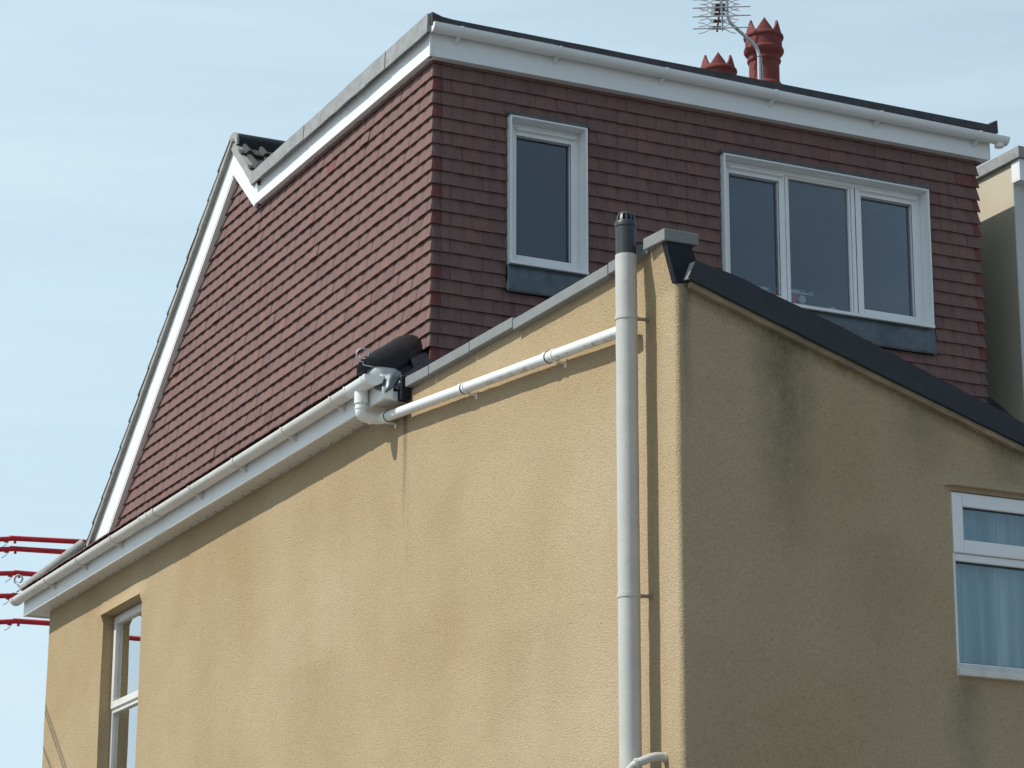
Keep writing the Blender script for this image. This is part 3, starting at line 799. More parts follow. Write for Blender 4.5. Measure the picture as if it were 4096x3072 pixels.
for k in range(26):   # tile courses across the extension's single slope
    x0 = 7.10+k*0.18; x1 = x0+0.20
    er.prism([(x0, vtop(x0)-0.014), (x1, vtop(x1)+0.012), (x1, vtop(x1)-0.02), (x0, vtop(x0)-0.04)], 'Y', YE-0.05+random.uniform(-0.006, 0.006), 16.1)
er.build('roof_slope', 'slate_verge', house)

# --- windows ------------------------------------------------------
def ring(mb, u0, u1, z0, z1, wl, wr, wb, wt, P):
    # four mitre-less bars; P(u0,u1,d0,d1,z0,z1) adds a box
    P(mb, u0, u0+wl, z0, z1); P(mb, u1-wr, u1, z0, z1); P(mb, u0+wl, u1-wr, z0, z0+wb); P(mb, u0+wl, u1-wr, z1-wt, z1)

def dormer_window(lites, u0, u1, z0, z1, label):
    win = D.objects.new('window', None); COL.objects.link(win); win.parent = house; win.location = Vector((u0, YW, z0))-house.location; win['label'] = label
    def bx(d0, d1):
        return lambda mb, a, b_, c, d: mb.box(a, b_, YW+d0, YW+d1, c, d)
    lin = MB(); P = bx(-0.048, 0.098); ring(lin, u0, u1, z0, z1, 0.014, 0.014, 0.016, 0.014, P)
    lin.box(u0-0.001, u1+0.001, YW-0.055, YW-0.0485, z0-0.002, z0+0.022)
    lin.build('reveal_lining', 'pvc', win, bevel=0.002)
    a0, a1, c0, c1 = u0+0.0142, u1-0.0142, z0+0.0162, z1-0.0142
    fm = MB(); P = bx(0.064, 0.125); ring(fm, a0, a1, c0, c1, 0.030, 0.032, 0.036, 0.032, P)
    for (l0, l1, kind) in lites[1:]:
        fm.box(l0-0.032, l0+0.0, YW+0.0645, YW+0.1245, c0+0.036, c1-0.032) if kind == 'sash' else fm.box(l0-0.022, l0, YW+0.0645, YW+0.1245, c0+0.036, c1-0.032)
    fm.build('frame', 'pvc', win, bevel=0.004)
    n = len(lites)
    for i, (l0, l1, kind) in enumerate(lites):
        s0, s1 = l0+0.002, l1-0.002; b0, b1 = c0+0.038, c1-0.034
        if kind == 'sash':
            sm = MB(); P = bx(0.0595, 0.118); ring(sm, s0, s1, b0, b1, 0.052, 0.052, 0.052, 0.058, P)
            sh = sm.build('sash', 'pvc', win, bevel=0.005)
            gs = MB(); P = bx(0.0625, 0.0645); ring(gs, s0+0.0515, s1-0.0515, b0+0.0515, b1-0.0575, 0.004, 0.004, 0.004, 0.004, P)
            gs.build('gasket', 'gasket', sh)
            e = MB().prism([(YW+0.059, b1-0.030), (YW+0.028, b1-0.022), (YW+0.026, b1-0.012), (YW+0.059, b1-0.004)], 'X', s0+0.042, s1-0.028)
            e.build('trickle_vent', 'pvc', sh, bevel=0.002)
            if i == n-1:
                gl = MB().box(s0-0.004, s0-0.0005, YW+0.0625, YW+0.066, b0-0.004, b1); gl.box(s0-0.0005, s1, YW+0.0625, YW+0.066, b0-0.004, b0-0.0005); gl.build('gasket', 'gasket', win)
            gz = (s0+0.05, s1-0.05, b0+0.05, b1-0.056)
        else:
            sm = MB(); P = bx(0.072, 0.112); ring(sm, s0-0.001, s1+0.001, b0-0.001, b1+0.001, 0.012, 0.016, 0.014, 0.014, P)
            sm.build('glazing_bead', 'pvc', win, bevel=0.003)
            gz = (s0+0.010, s1-0.013, b0+0.012, b1-0.012)
        MB().box(gz[0], gz[1], YW+0.094, YW+0.098, gz[2], gz[3]).build('pane', 'glass', win)
    return win
dormer_window([(7.915, 8.458, 'sash')], 7.868, 8.487, 7.600, 8.712, 'narrow single light window left of the vent pipe')
W3 = dormer_window([(9.668, 10.205, 'sash'), (10.232, 10.790, 'fixed'), (10.826, 11.392, 'sash')], 9.617, 11.432, 7.600, 8.712, 'wide three light window with middle light fixed')
# head flashing and lead aprons
for (a, b_) in ((7.862, 8.494), (9.610, 11.440)):
    MB().box(a-0.012, b_+0.012, YW-0.052, YW+0.02, 8.7125, 8.730).build('head_flashing', 'dark_lead', house)
    n = 16; vs = []; fs = []
    for i in range(n+1):
        u = a-0.016+(b_-a+0.032)*i/n; e = min(i, n-i)/n
        kick = 0.012 if i in (0, n) else 0
        for z, o in ((7.598, 0.020), (7.56, 0.026), (7.50, 0.029), (7.43, 0.032), (7.394+0.004*noise.noise((u*3, 0, 0)), 0.037)):
            uu = u if z < 7.5 or i not in (0, n) else (u+0.012 if i == 0 else u-0.012)
            vs.append((uu, YW-o-0.003*noise.noise((u*4, z*9, 0)), z))
    for i in range(n):
        for j in range(4): fs.append((i*5+j, i*5+j+1, i*5+6+j, i*5+5+j))
    MB().add(vs, fs).build('lead_apron', 'lead', house, smooth=True, solid=0.004)
# rooms behind the dormer glazing
def room(x0, x1, y0, y1, z0, z1, mat, openx=False):
    m = MB(); t = 0.05
    m.box(x0, x1, y1, y1+t, z0, z1); m.box(x0, x1, y0, y1, z0-t, z0); m.box(x0, x1, y0, y1, z1, z1+t)
    m.box(x0-t, x0, y0, y1+t, z0-t, z1+t); m.box(x1, x1+t, y0, y1+t, z0-t, z1+t)
    return m.build('interior_wall', mat, house)
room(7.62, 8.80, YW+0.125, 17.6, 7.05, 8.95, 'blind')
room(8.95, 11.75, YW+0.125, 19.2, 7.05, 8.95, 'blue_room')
MB().box(9.63, 11.42, YW+0.126, YW+0.34, 7.635, 7.655).build('window_board', 'pvc', house)

# extension rear window (its left part is in view)
wx0, wx1, wz0, wz1 = OPS['r']
win = D.objects.new('window', None); COL.objects.link(win); win.parent = house; win.location = Vector((wx0, YE, wz0))-house.location
win['label'] = 'white window with top opening light and net curtain'
def bxr(d0, d1): return lambda mb, a, b_, c, d: mb.box(a, b_, YE+d0, YE+d1, c, d)
fm = MB(); ring(fm, wx0+0.001, wx1-0.001, wz0+0.066, wz1-0.002, 0.026, 0.026, 0.010, 0.012, bxr(0.012, 0.070))
fm.box(wx0+0.027, wx1-0.027, YE+0.0125, YE+0.0695, 4.800, 4.842); fm.build('frame', 'pvc', win, bevel=0.004)
sm = MB(); ring(sm, wx0+0.010, wx1-0.010, 4.844, wz1-0.010, 0.070, 0.070, 0.078, 0.078, bxr(-0.006, 0.040))
sh = sm.build('sash', 'pvc', win, bevel=0.006)
gs = MB(); ring(gs, wx0+0.079, wx1-0.079, 4.921, wz1-0.087, 0.005, 0.005, 0.005, 0.006, bxr(0.010, 0.014)); gs.build('gasket', 'gasket', sh)
gs = MB(); ring(gs, wx0+0.027, wx1-0.027, wz0+0.0765, 4.7995, 0.005, 0.005, 0.005, 0.007, bxr(0.030, 0.034)); gs.build('gasket', 'gasket', win)
MB().box(wx0+0.07, wx1-0.07, YE+0.020, YE+0.024, 4.915, wz1-0.08).build('pane', 'glass', win)
MB().box(wx0+0.02, wx1-0.02, YE+0.040, YE+0.044, wz0+0.07, 4.806).build('pane', 'glass', win)
MB().prism([(YE-0.038, wz0-0.004), (YE-0.038, wz0+0.030), (YE+0.012, wz0+0.066), (YE+0.07, wz0+0.066), (YE+0.07, wz0-0.004)], 'X', wx0-0.004, wx1+0.01).build('sill', 'pvc_old', win, bevel=0.005)
room(8.0, 11.0, YE+0.22, 15.0, 3.4, 5.28, 'plaster')
for a, b_ in ((7.9, 8.70), (9.80, 11.0)): MB().box(a, b_, YE+0.16, YE+0.21, 3.4, 5.3).build('interior_wall', 'plaster', house)

# side wall window in its deep reveal
sy0, sy1, sz0, sz1 = OPS['s']; XW = XS+0.105
win = D.objects.new('window', None); COL.objects.link(win); win.parent = house; win.location = Vector((XW, sy0, sz0))-house.location
win['label'] = 'white window set deep in the sunlit side wall'
def bxs(d0, d1): return lambda mb, a, b_, c, d: mb.box(XW+d0, XW+d1, a, b_, c, d)
fm = MB(); ring(fm, sy0+0.001, sy1-0.001, sz0+0.05, sz1-0.002, 0.045, 0.045, 0.05, 0.045, bxs(0.002, 0.065))
fm.box(XW+0.0025, XW+0.0645, sy0+0.046, sy1-0.046, 5.235, 5.285); fm.build('frame', 'pvc_old', win, bevel=0.004)
sm = MB(); ring(sm, sy0+0.03, sy1-0.030, 5.272, sz1-0.024, 0.062, 0.062, 0.062, 0.058, bxs(-0.014, 0.040))
sm.build('sash', 'pvc_old', win, bevel=0.005)
MB().box(XW+0.018, XW+0.022, sy0+0.088, sy1-0.088, 5.33, sz1-0.078).build('pane', 'glass_double', win)
MB().box(XW+0.030, XW+0.034, sy0+0.044, sy1-0.044, sz0+0.095, 5.237).build('pane', 'glass_double', win)
for a, b_, c in ((20.8, sy0-0.01, 3.0), (sy1+0.35, 23.3, 3.0), (sy0, sy1+0.345, 6.11)): MB().box(7.28, 7.31, a, b_, c, 6.4).build('interior_wall', 'plaster', house)
rm = MB(); t = 0.05
rm.box(9.5, 9.55, 20.8, 23.3, 3.0, 6.4).box(7.22, 9.5, 20.75, 20.8, 3.0, 6.4).box(7.22, 9.5, 23.3, 23.35, 3.0, 6.4).box(7.22, 9.5, 20.8, 23.3, 6.4, 6.45).box(7.22, 9.5, 20.8, 23.3, 2.95, 3.0)
rm.build('interior_wall', 'plaster', house)

# chimney stack on the party wall, low behind the dormer roof
MB().box(12.15, 12.76, 20.1, 21.62, 8.4, 10.65).box(12.11, 12.80, 20.06, 21.66, 10.58, 10.695).build('chimney_stack', 'render', house, bevel=0.01)

# ================================================================== curtains and things on the window boards
def curtain(name, P, u0, u1, z0, z1, amp, mat, label, cat, folds=11, seed=0):
    n = 90; m = 8; V = []; F = []
    for i in range(n+1):
        u = u0+(u1-u0)*i/n
        for j in range(m+1):
            z = z0+(z1-z0)*j/m; k = 1-0.45*j/m
            sway = 0.05*(1-j/m)*noise.noise((u*3, seed, 1))
            o = amp*k*(math.sin(2*math.pi*folds*(u-u0)/(u1-u0)+2.2*noise.noise((u*4, seed, 0)))+0.6*noise.noise((u*13, seed, z*0.7)))
            V.append(P(u+sway, o, z))
    for i in range(n):
        for j in range(m): F.append((i*(m+1)+j, (i+1)*(m+1)+j, (i+1)*(m+1)+j+1, i*(m+1)+j+1))
    return tag(MB().add(V, F).build(name, mat, None, smooth=True), label, cat)
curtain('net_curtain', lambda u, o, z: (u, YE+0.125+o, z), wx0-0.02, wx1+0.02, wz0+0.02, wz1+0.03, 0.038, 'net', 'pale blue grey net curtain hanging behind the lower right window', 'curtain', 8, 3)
curtain('curtain', lambda u, o, z: (7.150+o, u, z), sy0-0.1, 23.0, sz0, sz1+0.05, 0.006, 'white_backing', 'plain white curtain added behind the deep set side window to brighten its pane', 'curtain', 9, 8)  # white cloth added behind the glass to lift its pale sky reflection

def spirit_level():
    t = thing('spirit_level', (10.25, YW+0.2, 7.655), 'pale spirit level lying on top of red boxes behind the middle light', 'level')
    MB().box(10.16, 10.41, YW+0.145, YW+0.165, 7.776, 7.806).box(10.41, 10.455, YW+0.145, YW+0.165, 7.776, 7.790).box(10.455, 10.482, YW+0.145, YW+0.165, 7.776, 7.806).build('body', 'alu_plate', t, bevel=0.002)
    MB().tube([(10.467, YW+0.1435, 7.792), (10.467, YW+0.1665, 7.792)], 0.006, 10).build('hole_plug', 'gasket', t)
    MB().box(10.36, 10.40, YW+0.1435, YW+0.146, 7.788, 7.797).build('vial', 'gasket', t)
spirit_level()
def red_box(z, h, x1, lab):
    t = thing('packet', (10.2, YW+0.2, z), lab, 'box', 'red packets piled on the window board')
    MB().box(10.14, x1, YW+0.140, YW+0.20, z, z+h).build('carton', 'card', t, bevel=0.002)
    MB().box(10.16, x1-0.06, YW+0.1385, YW+0.1402, z+h*0.35, z+h*0.7).build('paper_label', 'alu_plate', t)
red_box(7.656, 0.058, 10.335, 'red packet with pale label, bottom of the pile behind the middle light')
red_box(7.715, 0.058, 10.345, 'red packet directly under the spirit level behind the middle light')
tp = thing('tape_roll', (10.39, YW+0.19, 7.7), 'small pale tape roll beside the red packets behind the middle light', 'tape')
MB().tube([(10.385, YW+0.14, 7.735), (10.385, YW+0.18, 7.735)], 0.032, 20).build('roll', 'alu_plate', tp, bevel=0.003)
MB().box(10.35, 10.42, YW+0.141, YW+0.185, 7.656, 7.702).build('holder', 'plaster', tp, bevel=0.003)
tb = thing('tool_box', (10.03, YW+0.2, 7.66), 'small pale case standing behind the left light of the wide window', 'case')
MB().box(9.965, 10.10, YW+0.15, YW+0.22, 7.656, 7.790).build('case_body', 'net', tb, bevel=0.006)
MB().box(10.01, 10.12, YW+0.142, YW+0.1495, 7.735, 7.760).build('case_lid', 'alu_plate', tb, bevel=0.002)
cl = thing('clip', (10.66, YW+0.15, 7.66), 'tiny white clip standing at the right foot of the middle light', 'clip')
MB().box(10.61, 10.69, YW+0.135, YW+0.15, 7.656, 7.70).build('clip_body', 'pvc', cl, bevel=0.003)
MB().box(10.64, 10.66, YW+0.1355, YW+0.16, 7.7, 7.71).build('clip_tab', 'pvc', cl)

# ================================================================== side gutter with outlet
GX, GZ, GR = 6.733, 6.566, 0.0575
def halfpipe(mb, p0, p1, r, th=0.003, seg=18, cap=True):
    p0, p1 = Vector(p0), Vector(p1); d = (p1-p0).normalized(); sd = Vector((0, 0, 1)).cross(d).normalized()
    V = []; F = []
    for p in (p0, p1):
        for rr in (r, r-th):
            for k in range(seg+1):
                a = math.pi+math.pi*k/seg
                V.append(p+sd*rr*math.cos(a)+Vector((0, 0, 1))*rr*math.sin(a))
    m = seg+1
    for k in range(seg):
        F += [(k, k+1, 2*m+k+1, 2*m+k), (m+k, 3*m+k, 3*m+k+1, m+k+1), (k, m+k, m+k+1, k+1), (2*m+k, 2*m+k+1, 3*m+k+1, 3*m+k)]
    F += [(0, 2*m, 3*m, m), (seg, m+seg, 3*m+seg, 2*m+seg)]
    return mb.add(V, F)
gut = thing('gutter', (GX, 20.5, GZ), 'long aged white half round gutter along the sunlit side wall eaves', 'gutter')
halfpipe(MB(), (GX, 16.40, GZ), (GX, 24.64, GZ+0.004), GR).build('channel', 'pvc_old', gut, smooth=True)
e = MB(); halfpipe(e, (GX, 24.60, GZ+0.004), (GX, 24.665, GZ+0.004), GR+0.004)
e.tube([(GX, 24.662, GZ+0.004), (GX, 24.670, GZ+0.004)], GR+0.004, 18, a0=math.pi/2, a1=math.pi*1.5, up=(0, 0, 1)); e.build('end_cap', 'pvc_old', gut, smooth=True)
for yb in (23.568, 22.609, 21.618, 19.623, 18.649, 17.639, 16.72):
    m = MB(); halfpipe(m, (GX, yb-0.013, GZ+0.003), (GX, yb+0.013, GZ+0.003), GR+0.006, 0.005)
    m.prism([(GX+0.03, GZ-0.057), (6.795, GZ-0.035), (6.795, GZ-0.095), (GX+0.0, GZ-0.066)], 'Y', yb-0.010, yb+0.010)
    m.build('gutter_bracket', 'pvc_old', gut, smooth=False, bevel=0.001)
m = MB(); halfpipe(m, (GX, 20.49, GZ+0.002), (GX, 20.85, GZ+0.002), GR+0.0045, 0.004)
for yy in (20.50, 20.66, 20.83): halfpipe(m, (GX, yy-0.010, GZ+0.003), (GX, yy+0.010, GZ+0.003), GR+0.009, 0.005)
m.build('union_joint', 'pvc_old', gut, smooth=True)
m = MB(); halfpipe(m, (GX, 16.085, GZ-0.002), (GX, 16.46, GZ-0.002), GR+0.007, 0.004)
for yy in (16.10, 16.15, 16.44): halfpipe(m, (GX, yy-0.009, GZ), (GX, yy+0.009, GZ), GR+0.012, 0.006)
m.build('outlet_body', 'pvc', gut, smooth=True)
MB().tube([(GX, 16.070, GZ-0.002), (GX, 16.083, GZ-0.002)], GR+0.013, 22, a0=math.pi/2, a1=math.pi*1.5, up=(0, 0, 1)).build('end_cap', 'pvc', gut)
MB().tube([(GX+0.01, 16.315, 6.525), (GX+0.01, 16.315, 6.425)], 0.046, 22).build('outlet_spigot', 'pvc', gut, smooth=True)

# rainwater pipe running along the wall into the soil pipe
rp = thing('rainwater_pipe', (6.9, 14.6, 6.2), 'white sloping rainwater pipe crossing the sunlit wall from gutter to soil pipe', 'pipe')
MB().tube([(6.899, 16.24, 6.336), (6.899, 12.80, 6.022)], 0.034, 24).build('pipe', 'algae', rp, smooth=True)
def bend(pts, n=7, k=0.48, lim=9.0):
    # rounded polyline
    out = [Vector(pts[0])]
    for a, b_, c in zip(pts, pts[1:], pts[2:]):
        a, b_, c = Vector(a), Vector(b_), Vector(c)
        l = min(lim, min((a-b_).length, (c-b_).length)*k); p, q = b_+(a-b_).normalized()*l, b_+(c-b_).normalized()*l
        for i in range(n+1):
            t = i/n; out.append(p*(1-t)**2+b_*2*t*(1-t)+q*t*t)
    out.append(Vector(pts[-1])); return out
MB().tube(bend([(GX+0.01, 16.315, 6.432), (GX+0.01, 16.315, 6.352), (6.80, 16.325, 6.338), (6.897, 16.335, 6.345), (6.899, 16.22, 6.334)]), 0.0395, 22).build('elbow', 'pvc', rp, smooth=True)
m = MB(); m.tube([(GX+0.01, 16.315, 6.44), (GX+0.01, 16.315, 6.425)], 0.0445, 22); m.tube([(GX+0.01, 16.315, 6.40), (GX+0.01, 16.315, 6.388)], 0.0435, 22); m.tube([(6.812, 16.326, 6.338), (6.822, 16.327, 6.338)], 0.0425, 22); m.build('elbow_collar', 'pvc', rp, smooth=True)
def along(y): return 6.336+(6.022-6.336)*(16.24-y)/(16.24-12.80)
for y0, w_ in ((15.02, 0.05), (13.83, 0.05), (16.235, 0.04), (12.86, 0.05)):
    MB().tube([(6.899, y0-w_/2, along(y0-w_/2)), (6.899, y0+w_/2, along(y0+w_/2))], 0.0385, 24).build('coupling', 'pvc', rp, smooth=True)
    ye_ = y0-w_/2-0.004
    MB().tube([(6.899, ye_-0.0035, along(ye_-0.0035)), (6.899, ye_+0.0035, along(ye_+0.0035))], 0.0378, 24).build('joint_seal', 'grey_pipe', rp, smooth=True)
for y0 in (14.96, 16.243, 13.72):
    m = MB(); m.tube([(6.899, y0-0.010, along(y0-0.01)), (6.899, y0+0.010, along(y0+0.01))], 0.0395, 20)
    m.box(6.90, 6.968, y0-0.009, y0+0.009, along(y0)-0.046, along(y0)-0.036); m.box(6.963, 6.971, y0-0.012, y0+0.012, along(y0)-0.068, along(y0)-0.034)
    m.build('pipe_clip', 'pvc', rp, bevel=0.001)

# ================================================================== soil pipe
SX, SY = 6.836, 12.717
sp = thing('soil_pipe', (SX, SY, 0.0), 'tall off white painted soil pipe with dark grey vent cap at the corner', 'pipe')
m = MB(); n = 60
m.tube([(SX+0.0015*noise.noise((i*0.7, 0, 1)), SY+0.0015*noise.noise((i*0.7, 4, 1)), 0.05+(6.411-0.05)*i/n) for i in range(n+1)], 0.0605, 28).build('pipe', 'pipe_paint', sp, smooth=True)
MB().tube([(SX, SY, 6.405), (SX, SY, 6.590)], 0.058, 28).build('vent_extension', 'grey_pipe', sp, smooth=True)
m = MB(); m.lathe([(0.058, 6.575), (0.0625, 6.578), (0.0625, 6.600), (0.060, 6.606), (0.053, 6.610), (0.050, 6.610)], (SX, SY, 0), 28)
for k in range(12):
    a = 2*math.pi*k/12+0.1; d = Vector((math.cos(a), math.sin(a), 0)); sd = Vector((-d.y, d.x, 0))
    p = Vector((SX, SY, 0)); vs = []
    for rr, z, hw in ((0.059, 6.604, 0.008), (0.054, 6.635, 0.0075), (0.044, 6.652, 0.0065)):
        for s_ in (-1, 1):
            for t in (0, 0.007): vs.append(p+d*(rr-t)+sd*hw*s_+Vector((0, 0, z)))
    m.add(vs, [(0, 2, 6, 4), (1, 5, 7, 3), (0, 4, 5, 1), (2, 3, 7, 6), (4, 6, 10, 8), (5, 9, 11, 7), (4, 8, 9, 5), (6, 7, 11, 10)])
m.lathe([(0.047, 6.648), (0.043, 6.656), (0.030, 6.663), (0.0, 6.666)], (SX, SY, 0), 28)
m.build('vent_cowl', 'grey_pipe', sp, smooth=True)
MB().tube([(SX, SY, 6.52), (SX, SY, 6.56)], 0.045, 16).build('cowl_inside', 'gasket', sp)
for z in (6.046, 4.482, 2.4):
    m = MB(); m.tube([(SX, SY, z-0.012), (SX, SY, z+0.010)], 0.0645, 28)
    br = m.build('pipe_bracket', 'pipe_paint', sp, smooth=True)
    MB().tube([(SX+0.02, SY-0.003, z), (XS-0.006, SY-0.003, z+0.008)], 0.010, 12).tube([(XS-0.012, SY-0.003, z+0.008), (XS+0.004, SY-0.003, z+0.008)], 0.017, 12).build('wall_stem', 'bracket_paint', br, smooth=True)
wp = thing('waste_pipe', (6.88, 12.58, 3.58), 'short grey elbowed waste pipe from wall into the soil pipe foot', 'pipe')
MB().tube(bend([(6.985, 12.569, 3.600), (6.905, 12.572, 3.606), (6.80, 12.60, 3.560), (6.795, 12.66, 3.53)]), 0.0235, 18).build('pipe', 'pipe_paint', wp, smooth=True)
MB().tube([(6.815, 12.596, 3.567), (6.80, 12.600, 3.560)], 0.028, 18).build('collar', 'pipe_paint', wp, smooth=True)
MB().tube([(6.955, 12.570, 3.6), (6.968, 12.570, 3.6)], 0.028, 18).build('collar', 'pipe_paint', wp, smooth=True)

# ================================================================== dormer gutter
dg = thing('gutter', (9.6, 16.26, 9.2), 'white half round gutter below the dark edge of the dormer roof', 'gutter')
gy = 16.262
halfpipe(MB(), (7.215, gy, 9.245), (12.10, gy, 9.205), 0.0565).build('channel', 'pvc', dg, smooth=True)
MB().tube([(7.205, gy, 9.245), (7.215, gy, 9.245)], 0.060, 22, a0=math.pi/2, a1=math.pi*1.5, up=(0, 0, 1)).build('end_cap', 'pvc', dg)
MB().tube([(12.10, gy, 9.205), (12.108, gy, 9.205)], 0.059, 22, a0=math.pi/2, a1=math.pi*1.5, up=(0, 0, 1)).build('end_cap', 'pvc', dg)
def gz_(x): return 9.245-0.040*(x-7.215)/4.885
for xb in (7.42, 8.20, 9.07, 10.00, 10.93, 11.84):
    m = MB(); halfpipe(m, (xb-0.012, gy, gz_(xb)+0.003), (xb+0.012, gy, gz_(xb)+0.003), 0.0615, 0.004)
    m.prism([(gy+0.02, gz_(xb)-0.057), (16.3215, gz_(xb)-0.04), (16.3215, gz_(xb)-0.10), (gy-0.01, gz_(xb)-0.064)], 'X', xb-0.008, xb+0.008)
    m.build('gutter_bracket', 'pvc', dg, bevel=0.001)
m = MB(); halfpipe(m, (7.88, gy, gz_(7.9)+0.001), (8.17, gy, gz_(8.17)+0.001), 0.0600, 0.003); m.build('union_joint', 'pvc', dg, smooth=True)
MB().tube([(12.045, gy+0.005, 9.17), (12.045, gy+0.005, 9.128)], 0.036, 18).build('outlet_spigot', 'pvc', dg, smooth=True)

# ================================================================== chimney pots
def pot(cx, cy, lab, rot):
    t = thing('chimney_pot', (cx, cy, 10.76), lab, 'chimney pot', 'crown topped chimney pots')
    prof_ = [(0.165, 10.75), (0.165, 11.22), (0.172, 11.24), (0.172, 11.265), (0.160, 11.285), (0.145, 11.295), (0.143, 11.32), (0.143, 11.495), (0.156, 11.505), (0.160, 11.52), (0.156, 11.535), (0.147, 11.545), (0.149, 11.565), (0.176, 11.585), (0.188, 11.605), (0.190, 11.622), (0.184, 11.638), (0.173, 11.646),
             (0.173, 11.733), (0.186, 11.742), (0.190, 11.757), (0.186, 11.772), (0.174, 11.782)]
    m = MB(); m.lathe(prof_, (cx, cy, 0), 48)
    m.lathe([(0.174, 11.782), (0.150, 11.782), (0.125, 11.50), (0.12, 10.75)], (cx, cy, 0), 48)
    m.build('pot_body', 'terracotta', t, smooth=True)
    cr_ = MB(); N = 72; vs = []; fs = []
    for k in range(N):
        a = 2*math.pi*k/N+rot; ph = (k*6/N) % 1.0; h = 0.128*(1-abs(2*ph-1))
        # ph 0.5 = tip
        for rr, z in ((0.174, 11.780), (0.168-0.02*h/0.128, 11.782+h), (0.146-0.02*h/0.128, 11.782+h), (0.150, 11.780)):
            vs.append((cx+rr*math.cos(a), cy+rr*math.sin(a), z))
    for k in range(N):
        o, p = k*4, ((k+1) % N)*4
        for q in range(4): fs.append((o+q, o+(q+1) % 4, p+(q+1) % 4, p+q))
    cr_.add(vs, fs).build('crown', 'terracotta', t)
    t.location.z -= 0.065
# crown tip faces the yard: azimuth of the camera seen from the pot
def tiprot(cx, cy, extra): return math.atan2(-cy, -cx)-math.pi/6+extra
pot(12.455, 20.40, 'tall terracotta crown chimney pot behind the bent aerial mast', tiprot(12.455, 20.40, 0.08))
pot(12.49, 21.32, 'terracotta crown chimney pot mostly hidden by the dormer roof edge', tiprot(12.49, 21.32, 0.05))

# ================================================================== TV aerial
ae = thing('tv_aerial', (12.157, 20.0, 10.4), 'grey television aerial on a cranked silver mast above the dormer roof', 'aerial')
mast = bend([(12.157, 20.0, 10.35), (12.157, 20.0, 11.385), (11.826, 20.0, 11.60), (11.826, 20.0, 12.30)], 9, 0.45, 0.085)
# widen the straight bit of the crank
MB().tube(mast, 0.0165, 16).build('mast', 'steel', ae, smooth=True)
for z in (10.45, 10.66): MB().box(12.135, 12.17, 20.0, 20.11, z, z+0.04).build('wall_bracket', 'steel', ae)
for p, d in (((12.157, 20.0, 11.30), (0, 0, 1)), ((11.93, 20.0, 11.535), (-0.84, 0, 0.54)), ((11.826, 20.0, 11.69), (0, 0, 1))):
    p, d = Vector(p), Vector(d); MB().tube([p-d*0.004, p+d*0.004], 0.0185, 14).build('cable_tie', 'gasket', ae)
MB().tube([(12.182, 20.0, 10.5), (12.186, 19.985, 11.05), (12.182, 19.985, 11.16), (12.172, 19.982, 11.30)], 0.004, 8).build('cable', 'alu', ae)
bn, bf = Vector((11.772, 20.00, 11.845)), Vector((12.155, 20.745, 11.845)); bd = (bf-bn).normalized(); bs = Vector((bd.y, -bd.x, 0))
boom = MB().tube([bn-bd*0.12, bf+bd*0.015], 0.010, 8).build('boom', 'rust', ae)
MB().tube([bn+bd*0.02+Vector((0, 0, 0.03)), bf+Vector((0, 0, 0.012))], 0.0045, 8).build('coaxial_cable', 'gasket', ae)
MB().box(11.775, 11.84, 19.985, 20.015, 11.82, 11.87).build('mast_clamp', 'black_plastic', ae)
m = MB(); m.box(bn.x-0.0075, bn.x+0.0075, bn.y-0.006, bn.y+0.006, 11.487, 12.203); m.build('reflector_bar', 'alu', ae)
rd = Vector((0.861, -0.508, 0))
for z in (11.507, 11.625, 11.712, 11.795, 11.895, 11.978, 12.065, 12.183):
    c = Vector((bn.x-0.01, bn.y-0.013, z)); MB().tube([c-rd*0.265, c+rd*0.265], 0.0062, 10).build('reflector_rod', 'alu', ae)
def director(p, s=1.0):
    h = MB(); p = Vector(p)
    for sg in (-1, 1):
        h.tube([p+bs*sg*0.030+Vector((0, 0, 0.012)), p+bs*sg*0.030-Vector((0, 0, 0.012))], 0.019, 10)
    h.tube([p-bs*0.02, p+bs*0.02], 0.014, 10)
    ho = h.build('director_clip', 'black_plastic', ae)
    for sg in (-1, 1):
        q = p+bs*sg*0.045; e_ = bs*sg
        v = [q+Vector((0, 0, 0.024)), q-Vector((0, 0, 0.024)), q+e_*0.035-Vector((0, 0, 0.020)), q+e_*0.035+Vector((0, 0, 0.020))]
        w_ = MB().add([a-bd*0.002 for a in v]+[a+bd*0.002 for a in v], [(0, 1, 2, 3), (7, 6, 5, 4), (0, 4, 5, 1), (1, 5, 6, 2), (2, 6, 7, 3), (3, 7, 4, 0)])
        for up in (-1, 1):
            zz = Vector((0, 0, up))
            w_.tube([q+e_*0.03+zz*0.016, q+e_*0.085*s+zz*0.048*s, q+e_*0.135*s+zz*0.056*s], 0.0055, 8)
        w_.build('director_element', 'alu_plate', ho)
for f, s in ((0.13, 0.95), (0.30, 1.0), (0.42, 1.0), (0.55, 1.02), (0.74, 1.0), (0.93, 1.0)):
    director(bn+(bf-bn)*f+Vector((0, 0, 0.004)), s)

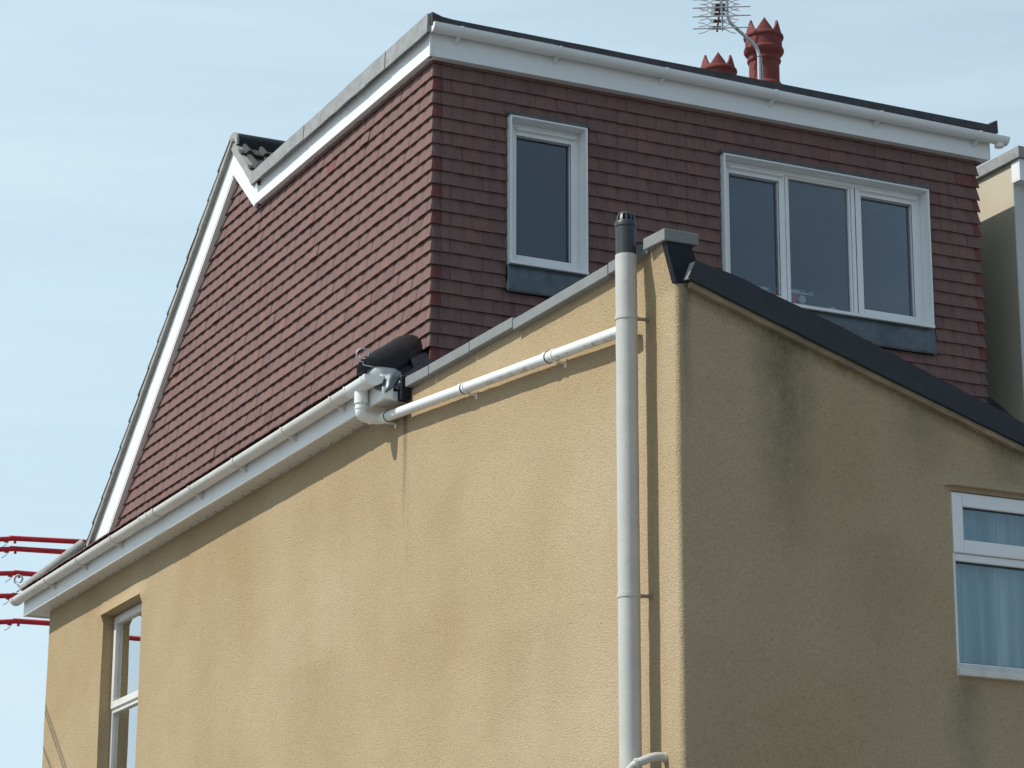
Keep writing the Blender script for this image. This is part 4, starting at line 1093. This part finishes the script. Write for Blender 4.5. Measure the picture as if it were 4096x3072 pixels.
# ================================================================== red tubes strung beyond the house
names = ['topmost', 'second from top', 'middle', 'second from bottom', 'lowest']
labs = ['red tube meeting the top of the grey hip, topmost of five', 'red tube just below the topmost one, meeting the grey hip',
        'red tube passing just above the left hip iron scroll', 'red tube ending at the gutter end, below the scroll', 'red tube below the eaves box, lowest of five']
for lab, (za, zj, zb, yj) in zip(labs, ((8.329, 8.349, 8.395, 8.10), (8.209, 8.229, 8.262, 8.11), (7.929, 7.953, 7.965, 8.17), (7.668, 7.689, 7.70, 8.16), (7.365, 7.395, 7.415, 8.19))):
    t = thing('red_tube', (yj, 30.0, zj), lab, 'tube', 'red tubes beyond the house')
    k = (zj-za)/(yj-7.97)
    MB().tube([(3.2, 30.0, zj-0.10), (6.8, 30.0, zj-0.045), (7.97, 30.0, za), (yj, 30.0, zj)], 0.029, 14).build('tube_length', 'red', t, smooth=True)
    MB().tube([(yj-0.02, 30.0, zj+0.004), (8.97, 30.0, zb), (10.6, 30.0, zb+0.0), (13.5, 30.0, zb-0.05)], 0.031, 14).build('tube_length', 'red', t, smooth=True)
    MB().box(yj-0.085, yj-0.035, 29.985, 30.015, zj-0.050, zj-0.02).build('joint_clip', 'red', t)
    MB().box(yj+0.03, yj+0.055, 29.985, 30.015, zj-0.052, zj-0.02).build('joint_clip', 'red', t)
    MB().tube(bend([(yj-0.05, 29.99, zj-0.03), (yj-0.06, 29.985, zj-0.08), (yj-0.12, 29.98, zj-0.12)]), 0.0035, 6).build('loose_wire', 'gasket', t)

# ================================================================== neighbour's dormer
nb = thing('neighbouring_house', (14.5, 18.5, 0), 'neighbouring house with cream rendered box dormer at the right edge', 'house')
NX, NY = 12.40, 16.59
MB().box(NX, NX+0.12, NY, 20.4, 6.3, 9.18).build('cheek_wall', 'neigh', nb)
MB().box(NX+0.003, 17.0, NY-0.004, NY+0.12, 6.3, 9.16).build('front_wall', 'neigh_front', nb)
MB().prism([(NY-0.14, 9.165), (NY-0.14, 9.262), (20.4, 9.252), (20.4, 9.185)], 'X', NX-0.035, 17.0).build('flat_roof', 'felt', nb, bevel=0.004)
MB().box(NX-0.012, 17.0, NY-0.112, NY-0.094, 8.985, 9.164).build('fascia_board', 'pvc', nb, bevel=0.003)
MB().box(NX-0.010, 17.0, NY-0.093, NY-0.005, 8.99, 9.004).build('soffit', 'pvc', nb)
MB().box(NX-0.011, NX+0.004, NY-0.093, NY-0.0045, 9.0045, 9.163).build('fascia_return', 'pvc', nb)
MB().box(12.42, 17.0, 16.2, 24.2, 0, 6.2).build('main_wall', 'neigh', nb)
rq = MB().prism([(15.95, 6.50), (NY-0.01, 7.02), (NY-0.01, 6.94), (15.95, 6.44)], 'X', 12.36, 17.0); rq.build('roof_slope', 'felt_dark', nb)
rq = MB().prism([(16.50, 6.93), (18.2, 8.28), (18.2, 8.20), (16.50, 6.86)], 'X', 11.91, NX-0.002); rq.build('roof_slope', 'roof_tile', house)

# ================================================================== telephone wires beside the house (their shadows fall on the wall)
def cpoint(y, z, t): return Vector((XS, y, z))+t*Vector((-1, 0.27, 1.15))
for (y0, z0, y1, z1), lab in (((24.353, 5.563, 23.564, 4.873), 'uppermost black telephone wire strung beside the house'), ((24.28, 5.44, 23.50, 4.75), 'middle black telephone wire strung beside the house'), ((24.361, 5.18, 24.049, 4.932), 'lowest black telephone wire strung beside the house')):
    sc = 0.79/(y0-y1); pts = []
    for i in range(15):
        l = -3.4+i*1.0
        pts.append(cpoint(y0+(y1-y0)*l*sc, z0+(z1-z0)*l*sc, 2.0+0.5*l))
    tag(MB().tube(pts, 0.010, 8).build('telephone_wire', 'gasket', None), lab, 'wire', 'telephone wires beside the house')
